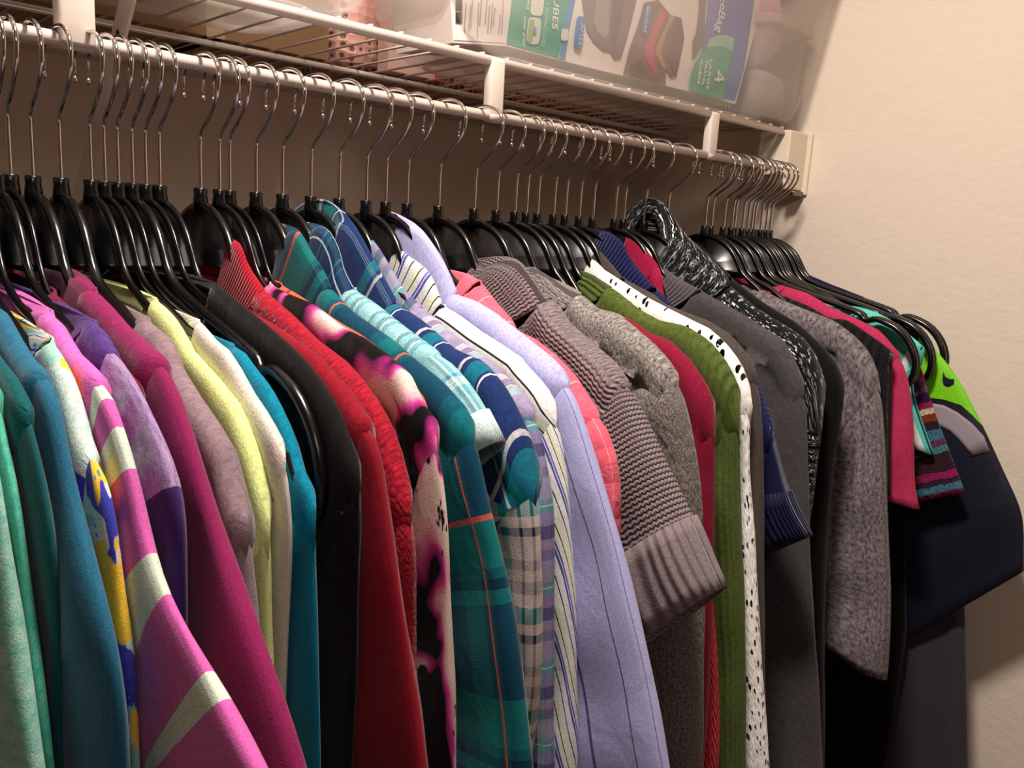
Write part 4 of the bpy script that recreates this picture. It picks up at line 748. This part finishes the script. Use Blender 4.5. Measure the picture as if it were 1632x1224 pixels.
garment('sdress', 44, 'long_dress', 'Long dark slate dress hanging nearest the side wall, widening downwards', 'dress',
        F('slate ponte', (62, 60, 64)), kc=0, seam=None, collar=False, yn=.10, hem=.45, T=(.006, .006), sidew=lambda z: lerp(.405, .366, (z-.87)/.236) if z < 1.106 else lerp(.366, .27, min(1, (z-1.106)/.3)), nolim=True)
garment('nknit', 45, 'knit_sweater', 'Dark navy knit lying over the hanger closest to the side wall', 'sweater',
        F('dark navy knit', (30, 32, 64), 'rib', .003, .7), kc=2, seam=None, droop=.03, rise=.0, T=(.006, .010), cm=F('dark grey knit neck', (46, 42, 48), 'rib', .003, .5), nolim=True)

# ------------------------------------------------------------------ things on the shelf
def clear_plastic(name, col, alpha, rough=.3):
    q = NT(name); q.b.inputs['Base Color'].default_value = srgb(col); q.b.inputs['Roughness'].default_value = rough
    tr = q.n('ShaderNodeBsdfTransparent'); tl = q.n('ShaderNodeBsdfTranslucent'); tl.inputs[0].default_value = srgb(col)
    mx = q.n('ShaderNodeMixShader'); mx.inputs[0].default_value = .45; q.t.links.new(q.b.outputs[0], mx.inputs[1]); q.t.links.new(tl.outputs[0], mx.inputs[2])
    m2 = q.n('ShaderNodeMixShader')
    tc = q.n('ShaderNodeTexCoord'); q.put(m2.inputs[0], q.math('MULTIPLY_ADD', q.noise(tc.outputs['Object'], 14, 3), .08, alpha-.04))
    q.t.links.new(tr.outputs[0], m2.inputs[1]); q.t.links.new(mx.outputs[0], m2.inputs[2]); q.t.links.new(m2.outputs[0], q.out.inputs[0]); return q.m
M_bin = clear_plastic('milky clear plastic', (244, 238, 230), .24); M_rim = clear_plastic('milky plastic rim', (226, 214, 200), .50)
def rrect(x0, x1, y0, y1, r, z, n=8):
    P = []
    for cx, cy, a0 in ((x1-r, y0+r, -90), (x1-r, y1-r, 0), (x0+r, y1-r, 90), (x0+r, y0+r, 180)):
        for k in range(n+1):
            a = math.radians(a0+90*k/n); P.append((cx+r*math.cos(a), cy+r*math.sin(a), z))
    return P
def bin_(name, label, levels, rim=True, m=M_bin, mr=M_rim):
    cx = (levels[0][0]+levels[0][1])/2; cy = (levels[0][2]+levels[0][3])/2; cz = levels[0][5]
    r_ = empty(name, (cx, cy, cz), label, 'bin')
    V = []; F_ = []; n = None
    for L in levels:
        P = rrect(*L[:5], L[5]); n = len(P); V += [(a-cx, b-cy, c-cz) for a, b, c in P]
    for i in range(len(levels)-1):
        for k in range(n): F_.append((i*n+k, i*n+(k+1) % n, (i+1)*n+(k+1) % n, (i+1)*n+k))
    F_.append(tuple(range(n))[::-1])
    o = mesh_obj('bin_body', V, F_, m, r_); s = o.modifiers.new('thickness', 'SOLIDIFY'); s.thickness = .0018
    L = levels[0]; foot = MB().tube([(a-cx, b-cy, L[5]+.003-cz) for a, b, c in rrect(L[0]+.004, L[1]-.004, L[2]+.004, L[3]-.004, max(.01, L[4]-.004), 0)], .0032, 8, closed=True)
    foot.build('foot_ridge', mr, r_)
    T = levels[-1]; lid = MB(); 
    P1 = rrect(T[0]-.006, T[1]+.004, T[2]-.006, T[3]+.006, T[4], T[5]-cz); P2 = [(a, b, c+.012) for a, b, c in P1]; m_ = len(P1)
    lid.add([(a-cx, b-cy, c) for a, b, c in P1+P2], [tuple(range(m_))[::-1], tuple(range(m_, 2*m_))]+[(k, (k+1) % m_, (k+1) % m_+m_, k+m_) for k in range(m_)])
    lid.build('lid', mr, r_, smooth=False)
    return r_
ZS = ZL+.0070
bin_('storage_bin', 'Large clear plastic bin full of packages on the shelf, its end against the side wall',
     [(.455, 1.092, .012, .155, .04, ZS), (.436, 1.104, .000, .162, .045, ZS+.005), (.405, 1.112, -.012, .168, .05, ZS+.022), (.394, 1.114, -.022, .170, .05, ZS+.05), (.380, 1.122, -.050, .172, .05, ZS+.20), (.375, 1.123, -.060, .174, .05, ZS+.25)])
bin_('storage_bin', 'Clear plastic bin on the shelf at the upper left, only its bottom corner in view',
     [(-.30, .268, .012, .155, .04, ZS), (-.32, .284, .000, .162, .045, ZS+.005), (-.34, .306, -.010, .168, .05, ZS+.018), (-.35, .318, -.018, .170, .05, ZS+.04), (-.36, .330, -.040, .172, .05, ZS+.20)])
# the folded cloth inside the left bin
def lump(name, label, cat, loc, sc, m, seed=0):
    rnd = random.Random(seed); V = []; F_ = []; NU, NV = 20, 12
    for j in range(NV+1):
        t = math.pi*j/NV
        for i in range(NU):
            a = 2*math.pi*i/NU; r = 1+.10*math.sin(3*a+seed+2*t)+.07*math.sin(5*t+a*2+seed*2)
            cx = math.copysign(abs(math.cos(a))**.7, math.cos(a)); sy = math.copysign(abs(math.sin(a))**.7, math.sin(a))
            V.append((sc[0]*r*math.sin(t)**.6*cx, sc[1]*r*math.sin(t)**.6*sy, sc[2]*(1-math.copysign(abs(math.cos(t))**.8, math.cos(t)))*(1 if j < NV else 1)))
    for j in range(NV):
        for i in range(NU): F_.append((j*NU+i, j*NU+(i+1) % NU, (j+1)*NU+(i+1) % NU, (j+1)*NU+i))
    o = mesh_obj(name, V, F_, m, loc=loc); tag(o, label, cat); return o
def clothm(name, col, c2, sc=30):
    q = NT(name); tc = q.n('ShaderNodeTexCoord'); nz = q.noise(tc.outputs['Object'], sc, 3)
    q.put(q.b.inputs['Base Color'], q.mix(q.math('MULTIPLY', q.math('SUBTRACT', nz, .45), 8, clamp=True), srgb(col), srgb(c2))); q.b.inputs['Roughness'].default_value = .8
    q.put(q.b.inputs['Normal'], q.bump(nz, .6, .01)); return q.m
lump('folded_cloth', 'Dark grey folded cloth inside the upper left bin', 'cloth', (.01, .085, ZS+.008), (.225, .055, .062), clothm('grey cloth', (66, 62, 72), (96, 92, 104)), 1)  # cloth enlarged to fill the bin and keep light off the shelf
lump('fabric_pouch', 'Pale pink crumpled pouch inside the large bin near the wall', 'pouch', (1.00, .045, ZS+.085), (.045, .045, .06), clothm('pink pouch', (226, 176, 178), (206, 150, 160)), 2)
lump('plastic_bag', 'Crumpled whitish plastic bag in the wall end of the large bin', 'bag', (1.035, .06, ZS+.006), (.05, .06, .038), clothm('white bag', (206, 190, 184), (176, 160, 158), 60), 3)
lump('teal_pouch', 'Small teal green pouch at the top of the large bin by the wall', 'pouch', (1.085, .055, ZS+.215), (.018, .03, .02), clothm('teal pouch', (90, 160, 150), (120, 180, 168)), 4)
# inner tub
bin_('small_tub', 'Small frosted tub with a rounded lid standing inside the large bin by the wall', [(.985, 1.085, .0, .10, .02, ZS+.008), (.975, 1.098, -.006, .11, .025, ZS+.014), (.968, 1.104, -.014, .12, .03, ZS+.135)])
# printed package
DATA = {'board': [(0.3983, 1.8292), (0.4065, 1.7667), (0.4784, 1.7767), (0.6394, 1.7772), (0.8233, 1.7803), (0.9377, 1.7796), (0.9562, 1.8402), (1.0019, 1.9963)], 'label_sheet': [(0.4008, 1.8306), (0.4066, 1.7693), (0.4768, 1.7793), (0.4817, 1.8237), (0.4841, 1.8502)], 'teal_panel': [(0.487, 1.8509), (0.4845, 1.8243), (0.4798, 1.7788), (0.5614, 1.7786), (0.5662, 1.8152), (0.5734, 1.8435), (0.5789, 1.8725)], 'teal_edge': [(0.5734, 1.8435), (0.5663, 1.8142), (0.5623, 1.7782), (0.5715, 1.7784), (0.575, 1.8115), (0.5817, 1.8453), (0.5872, 1.8744), (0.5789, 1.8725)], 'blue_panel': [(0.8448, 1.9349), (0.8436, 1.8943), (0.8443, 1.8637), (0.8405, 1.8372), (0.819, 1.7818), (0.9344, 1.7836), (0.9497, 1.8291), (0.9527, 1.8573), (0.9618, 1.9678)], 'circle_band': [(0.8527, 1.8433), (0.8568, 1.8545), (0.8728, 1.862), (0.8946, 1.8668), (0.9168, 1.8663), (0.9139, 1.8476), (0.8958, 1.8337)], 'green_circle': [(0.818, 1.781), (0.8184, 1.7998), (0.825, 1.8164), (0.8388, 1.833), (0.8563, 1.8439), (0.8751, 1.8493), (0.8951, 1.851), (0.9126, 1.8474), (0.9078, 1.8249), (0.903, 1.7819)], 'photo_bag': [(0.5845, 1.8738), (0.6044, 1.8172), (0.6181, 1.8064), (0.6371, 1.7997), (0.65, 1.8008), (0.6585, 1.7936), (0.6697, 1.7962), (0.6756, 1.8112), (0.6838, 1.8384), (0.6916, 1.869), (0.6953, 1.8998)], 'photo_bag_front': [(0.6182, 1.8532), (0.6157, 1.8272), (0.624, 1.8177), (0.6373, 1.8134), (0.6438, 1.8214), (0.6421, 1.8516), (0.6361, 1.8859), (0.6203, 1.8822)], 'photo_bag_fold': [(0.6485, 1.8597), (0.6471, 1.8255), (0.6525, 1.8116), (0.6611, 1.819), (0.6688, 1.8641), (0.6689, 1.8936), (0.6523, 1.8897)], 'photo_stack': [(0.7076, 1.869), (0.7351, 1.8784), (0.7625, 1.8662), (0.7867, 1.8674), (0.7971, 1.8445), (0.7872, 1.7936), (0.7742, 1.7903), (0.7641, 1.7987), (0.7648, 1.78), (0.6777, 1.7792), (0.6856, 1.8095), (0.6993, 1.8415)], 'photo_red': [(0.7427, 1.8693), (0.7561, 1.8661), (0.7407, 1.84), (0.733, 1.8204), (0.7378, 1.8018), (0.7479, 1.7911), (0.7375, 1.7894), (0.7161, 1.8077), (0.7148, 1.8171), (0.7279, 1.8412)], 'photo_gold': [(0.7625, 1.8662), (0.7714, 1.8655), (0.7556, 1.8404), (0.7482, 1.8182), (0.7641, 1.7987), (0.7553, 1.7997), (0.7371, 1.8138), (0.7392, 1.8215), (0.7526, 1.8459)], 'photo_brown': [(0.7784, 1.8633), (0.787, 1.865), (0.796, 1.8443), (0.7859, 1.7947), (0.7774, 1.7984), (0.7637, 1.816), (0.7655, 1.8325)], 'photo_base': [(0.6898, 1.7925), (0.7087, 1.8017), (0.7234, 1.7847), (0.7486, 1.7863), (0.7485, 1.78), (0.6876, 1.779)], 'photo_side': [(0.8176, 1.9285), (0.825, 1.8853), (0.823, 1.8558), (0.8167, 1.8444), (0.8196, 1.8206), (0.8279, 1.8272), (0.8434, 1.8481), (0.839, 1.8933), (0.8448, 1.9349)], 'after_badge': [(0.5984, 1.8123), (0.5979, 1.8035), (0.5976, 1.8004), (0.5971, 1.7981), (0.5966, 1.7965), (0.5959, 1.7952), (0.595, 1.7943), (0.5937, 1.7937), (0.5903, 1.7931), (0.5869, 1.7929), (0.5857, 1.7932), (0.5849, 1.7939), (0.5843, 1.795), (0.584, 1.7966), (0.5838, 1.7987), (0.5837, 1.8018), (0.5841, 1.8105), (0.5847, 1.8192), (0.585, 1.8223), (0.5854, 1.8244), (0.586, 1.8261), (0.5867, 1.8273), (0.5875, 1.8283), (0.5888, 1.8289), (0.5922, 1.8295), (0.5956, 1.8299), (0.5968, 1.8296), (0.5976, 1.8289), (0.5982, 1.8278), (0.5986, 1.8262), (0.5988, 1.8241), (0.5988, 1.821)], 'before_badge': [(0.7187, 1.8518), (0.717, 1.8434), (0.7162, 1.8404), (0.7156, 1.8383), (0.7149, 1.8367), (0.7142, 1.8355), (0.7134, 1.8347), (0.7123, 1.8342), (0.7097, 1.8338), (0.707, 1.8338), (0.7062, 1.8342), (0.7057, 1.8349), (0.7054, 1.836), (0.7054, 1.8375), (0.7055, 1.8396), (0.706, 1.8425), (0.7076, 1.8509), (0.7093, 1.8592), (0.71, 1.8622), (0.7107, 1.8643), (0.7113, 1.8658), (0.712, 1.867), (0.7128, 1.8679), (0.7139, 1.8684), (0.7165, 1.8688), (0.7192, 1.8689), (0.72, 1.8685), (0.7205, 1.8678), (0.7208, 1.8667), (0.7209, 1.8652), (0.7207, 1.8632), (0.7203, 1.8602)], 'oval_top': [(0.5311, 1.8285), (0.5306, 1.823), (0.5303, 1.821), (0.5297, 1.8196), (0.5291, 1.8185), (0.5282, 1.8176), (0.527, 1.8169), (0.5253, 1.8164), (0.5208, 1.8157), (0.5162, 1.8151), (0.5146, 1.8152), (0.5136, 1.8156), (0.5128, 1.8162), (0.5122, 1.8171), (0.5119, 1.8184), (0.5118, 1.8203), (0.5121, 1.8258), (0.5125, 1.8313), (0.5129, 1.8332), (0.5134, 1.8346), (0.514, 1.8357), (0.5149, 1.8366), (0.5161, 1.8373), (0.5177, 1.8378), (0.5222, 1.8386), (0.5268, 1.8392), (0.5284, 1.8391), (0.5295, 1.8388), (0.5303, 1.8382), (0.5309, 1.8373), (0.5312, 1.836), (0.5313, 1.8341)], 'oval_low': [(0.5286, 1.8008), (0.5281, 1.7939), (0.5277, 1.7915), (0.5271, 1.7897), (0.5263, 1.7884), (0.5254, 1.7873), (0.5241, 1.7866), (0.5224, 1.786), (0.5175, 1.7853), (0.5126, 1.7849), (0.511, 1.785), (0.5098, 1.7855), (0.509, 1.7863), (0.5084, 1.7875), (0.5081, 1.7891), (0.508, 1.7915), (0.5083, 1.7983), (0.5089, 1.805), (0.5093, 1.8074), (0.5098, 1.8092), (0.5106, 1.8105), (0.5115, 1.8115), (0.5127, 1.8123), (0.5144, 1.8129), (0.5193, 1.8137), (0.5241, 1.8142), (0.5259, 1.8141), (0.527, 1.8136), (0.5279, 1.8128), (0.5285, 1.8116), (0.5288, 1.81), (0.5289, 1.8076)], 'oval_low_green': [(0.5173, 1.799), (0.5167, 1.7931), (0.5164, 1.7911), (0.5161, 1.7896), (0.5157, 1.7885), (0.5153, 1.7877), (0.5147, 1.7871), (0.514, 1.7867), (0.5119, 1.7864), (0.5099, 1.7863), (0.5092, 1.7865), (0.5087, 1.787), (0.5084, 1.7878), (0.5083, 1.7888), (0.5082, 1.7902), (0.5083, 1.7922), (0.5088, 1.798), (0.5094, 1.8038), (0.5097, 1.8058), (0.51, 1.8073), (0.5104, 1.8084), (0.5108, 1.8092), (0.5114, 1.8098), (0.5121, 1.8102), (0.5142, 1.8105), (0.5162, 1.8107), (0.5169, 1.8105), (0.5173, 1.81), (0.5177, 1.8092), (0.5178, 1.8082), (0.5179, 1.8068), (0.5178, 1.8048)], 'oval_drop': [(0.5208, 1.8003), (0.5207, 1.7995), (0.5205, 1.7987), (0.5201, 1.7979), (0.5197, 1.7973), (0.5192, 1.7968), (0.5187, 1.7964), (0.5181, 1.7962), (0.5176, 1.7963), (0.5171, 1.7965), (0.5166, 1.7969), (0.5163, 1.7974), (0.516, 1.7981), (0.5159, 1.7989), (0.5159, 1.7997), (0.516, 1.8006), (0.5162, 1.8014), (0.5166, 1.8021), (0.517, 1.8028), (0.5175, 1.8033), (0.518, 1.8036), (0.5186, 1.8038), (0.5191, 1.8038), (0.5196, 1.8036), (0.5201, 1.8032), (0.5204, 1.8026), (0.5207, 1.802), (0.5208, 1.8012)], 'knob': [(0.5728, 1.8053), (0.5726, 1.8022), (0.5724, 1.801), (0.5721, 1.8002), (0.5717, 1.7996), (0.5712, 1.7991), (0.5705, 1.7988), (0.5696, 1.7985), (0.5669, 1.7981), (0.5642, 1.7978), (0.5632, 1.7979), (0.5626, 1.7981), (0.5621, 1.7985), (0.5618, 1.799), (0.5616, 1.7997), (0.5615, 1.8008), (0.5616, 1.8039), (0.5619, 1.807), (0.5621, 1.8082), (0.5624, 1.809), (0.5628, 1.8096), (0.5633, 1.8101), (0.564, 1.8104), (0.5649, 1.8107), (0.5676, 1.8111), (0.5703, 1.8114), (0.5712, 1.8114), (0.5719, 1.8112), (0.5723, 1.8108), (0.5727, 1.8103), (0.5729, 1.8095), (0.573, 1.8085)], 'label_lines': [((0.4201, 1.8066), (0.4192, 1.7794)), ((0.4261, 1.8059), (0.4251, 1.7825)), ((0.4285, 1.8122), (0.4277, 1.784)), ((0.4373, 1.8122), (0.437, 1.7769)), ((0.4406, 1.8148), (0.4396, 1.7902)), ((0.4481, 1.8165), (0.4471, 1.7927)), ((0.4519, 1.8114), (0.4512, 1.7846)), ((0.456, 1.8142), (0.4554, 1.7854)), ((0.4597, 1.8111), (0.4583, 1.7939)), ((0.468, 1.8058), (0.4667, 1.7865)), ((0.4712, 1.8215), (0.471, 1.7873))], 'barcode': [((0.407, 1.8065), (0.4153, 1.8077)), ((0.407, 1.8055), (0.4154, 1.8067)), ((0.4071, 1.8042), (0.4155, 1.8054)), ((0.4072, 1.8031), (0.4155, 1.8043)), ((0.4072, 1.8019), (0.4156, 1.8031)), ((0.4073, 1.8004), (0.4157, 1.8016)), ((0.4074, 1.7993), (0.4157, 1.8005)), ((0.4074, 1.7978), (0.4158, 1.799)), ((0.4076, 1.7946), (0.416, 1.7958)), ((0.4077, 1.7935), (0.4161, 1.7946)), ((0.4078, 1.7921), (0.4161, 1.7933)), ((0.4078, 1.7908), (0.4162, 1.792)), ((0.4079, 1.7895), (0.4163, 1.7906)), ((0.408, 1.7882), (0.4164, 1.7893)), ((0.408, 1.7869), (0.4164, 1.788)), ((0.4081, 1.7857), (0.4165, 1.7868))]}
YC = .010
card = empty('package', (.70, YC, ZS), 'Teal, white and blue printed package of storage bags standing in the large clear bin', 'package')
def flat(name, poly, col, lay, rough=.45, parent=card, th=.0006, m=None):
    mm = m or simple(name+' ink', col, rough)
    b = MB().prism([(p[0]-.70, p[1]-ZS) for p in poly], -.0007*lay, -.0007*lay+th)
    return b.build(name, mm, parent, smooth=False)
flat('package_back', DATA['board'], (232, 220, 212), 0, th=.10)  # backing made thick so less light passes through the bin
for nm, col, lay in (('label_sheet', (224, 214, 208), 1), ('teal_panel', (20, 150, 128), 1), ('teal_edge', (70, 130, 190), 2), ('blue_panel', (92, 108, 178), 1), ('circle_band', (150, 196, 170), 2), ('green_circle', (40, 158, 128), 3),
                    ('photo_bag', (120, 104, 104), 2), ('photo_bag_front', (150, 140, 126), 3), ('photo_bag_fold', (92, 80, 84), 3), ('photo_stack', (122, 98, 98), 2), ('photo_red', (196, 84, 104), 3), ('photo_gold', (176, 140, 96), 3), ('photo_brown', (112, 78, 84), 3), ('photo_base', (96, 72, 72), 3), ('photo_side', (110, 98, 100), 2),
                    ('after_badge', (62, 118, 180), 4), ('before_badge', (86, 130, 180), 4), ('oval_top', (214, 216, 196), 3), ('oval_low', (212, 206, 206), 3), ('oval_low_green', (150, 178, 110), 4), ('oval_drop', (120, 140, 190), 5), ('knob', (220, 210, 206), 4)):
    flat(nm, DATA[nm], col, lay)
def text(body, P, size, col, lay, ang, parent=card, wx=1.0):
    cu = bpy.data.curves.new('lettering', 'FONT'); cu.body = body; cu.size = size; cu.extrude = .0002; cu.space_character = 1.0; cu.align_x = 'LEFT'; cu.align_y = 'BOTTOM'
    o = bpy.data.objects.new('lettering', cu); C.objects.link(o); o.parent = parent
    o.location = (P[0]-.70, -.0007*lay-.0004, P[1]-ZS)
    o.rotation_euler = (math.pi/2, ang, 0); o.scale = (wx, 1, 1)
    cu.materials.append(simple('lettering ink', col, .5)); return o
tx=text('CUBES',(0.5442, 1.8529),0.0125,(236, 232, 226),3,1.5797); tx.data.size*=1; tx['w']=0.0448
tx=text('• TECHNOLOGY',(0.5336, 1.8328),0.0066,(170, 220, 206),3,1.6508); tx.data.size*=1; tx['w']=0.0476
tx=text('SPACE',(0.5043, 1.8296),0.0052,(236, 232, 226),3,1.5986); tx.data.size*=1; tx['w']=0.0108
tx=text('water proof',(0.5009, 1.8116),0.0052,(236, 232, 226),3,1.5677); tx.data.size*=1; tx['w']=0.032
tx=text('AFTER!',(0.5901, 1.8221),0.0075,(170, 205, 240),6,1.6892); tx.data.size*=1; tx['w']=0.0271
tx=text('BEFORE',(0.709, 1.8658),0.005,(200, 215, 235),6,1.6288); tx.data.size*=1; tx['w']=0.0311
tx=text('4',(0.8644, 1.8151),0.034,(236, 232, 226),5,1.3941); tx.data.size*=1; tx['w']=0.0171
tx=text('LARGE',(0.8559, 1.8295),0.009,(236, 232, 226),5,1.6517); tx.data.size*=1; tx['w']=0.0408
tx=text('TRAVEL',(0.846, 1.8265),0.0078,(236, 232, 226),5,1.677); tx.data.size*=1; tx['w']=0.0349
tx=text('CUBES',(0.8341, 1.8257),0.007,(236, 232, 226),5,1.6406); tx.data.size*=1; tx['w']=0.033
tx=text('Space',(0.8606, 1.9412),0.022,(226, 226, 236),3,1.4408); tx.data.size*=1; tx['w']=0.0463
tx=text('Bag',(0.8662, 1.8977),0.022,(226, 226, 236),3,1.7232); tx.data.size*=1; tx['w']=0.0296

bpy.context.view_layer.update()
for o in list(card.children):
    if o.type == 'FONT' and 'w' in o:
        wd = max(1e-4, o.dimensions.x/max(1e-6, o.scale.x)); o.scale = (o['w']/wd, 1, 1); del o['w']
bpy.context.view_layer.update(); dgr = bpy.context.evaluated_depsgraph_get()
for o in [c for c in card.children if c.type == 'FONT']:
    me = bpy.data.meshes.new_from_object(o.evaluated_get(dgr)); n_ = bpy.data.objects.new('lettering', me); C.objects.link(n_); n_.parent = card; n_.location = o.location; n_.rotation_euler = o.rotation_euler; n_.scale = o.scale; bpy.data.objects.remove(o)

for i, (a, b) in enumerate(DATA['label_lines']):
    flat('print_line', [(a[0], a[1]), (a[0]+.0011, a[1]), (b[0]+.0011, b[1]), (b[0], b[1])], (150, 138, 138), 2)
for i, (a, b) in enumerate(DATA['barcode']):
    flat('barcode_bar', [(a[0], a[1]), (b[0], b[1]), (b[0], b[1]+.0016), (a[0], a[1]+.0016)], (60, 54, 58), 2)
# ribs of zip bags beside the package
zb = MB()
for k in range(6):
    x_ = .905+.010*k
    zb.tube([(x_-.03, .012, ZS+.01), (x_-.005, .012, ZS+.08), (x_+.03, .014, ZS+.16)], .0012, 6)
tag(zb.build('zip_bag', clear_plastic('zip bag edges', (225, 215, 205), .8)), 'Stack of clear zip bags with ridged edges behind the plastic of the large bin', 'bag')
# basket
q = NT('pink woven plastic'); tc = q.n('ShaderNodeTexCoord'); vo = q.n('ShaderNodeTexVoronoi'); q.put(vo.inputs['Vector'], tc.outputs['Object']); vo.inputs['Scale'].default_value = 90; vo.inputs['Randomness'].default_value = .35
f = q.math('LESS_THAN', vo.outputs['Distance'], .34); q.put(q.b.inputs['Base Color'], q.mix(f, srgb((198, 150, 138)), srgb((104, 66, 58)))); q.put(q.b.inputs['Normal'], q.bump(vo.outputs['Distance'], .8, .004))
M_bask = q.m
bk = bin_('basket', 'Pink woven basket standing between the two clear bins', [(.40, 1.08, .225, .375, .03, ZS+.001), (.395, 1.09, .220, .38, .03, ZS+.02), (.388, 1.10, .216, .385, .03, ZS+.22)], m=M_bask, mr=M_bask)  # hidden length added behind the large bin to shade the back wall
bx_ = empty('small_carton', (.492, .196, ZS), 'Small red and white carton standing on the shelf before the pink basket', 'box')
o = MB().box((-.045, -.012, 0), (.038, .012, .058)).build('carton_body', simple('white carton', (214, 178, 164), .6), bx_, smooth=False); bevel(o, .001)
MB().box((.026, -.0126, -.0002), (.0386, .0124, .0584)).build('red_end', simple('red carton print', (206, 70, 58), .6), bx_, smooth=False)
MB().box((-.0454, -.0126, .048), (.026, .0124, .0584)).build('red_band', simple('red carton print', (206, 90, 72), .6), bx_, smooth=False)
cb = empty('cardboard_box', (.27, .29, ZS), 'Brown cardboard box at the back of the shelf, seen through its wires', 'box')
o = MB().box((-.62, -.09, 0), (.105, .10, .14)).build('carton_body', simple('brown cardboard', (150, 118, 86), .8), cb, smooth=False); bevel(o, .001)  # stretched along the shelf to close the light gap behind the bins
MB().box((-.04, -.0906, .0), (-.02, .1, .1406)).build('tape', simple('packing tape', (190, 168, 130), .3), cb, smooth=False)
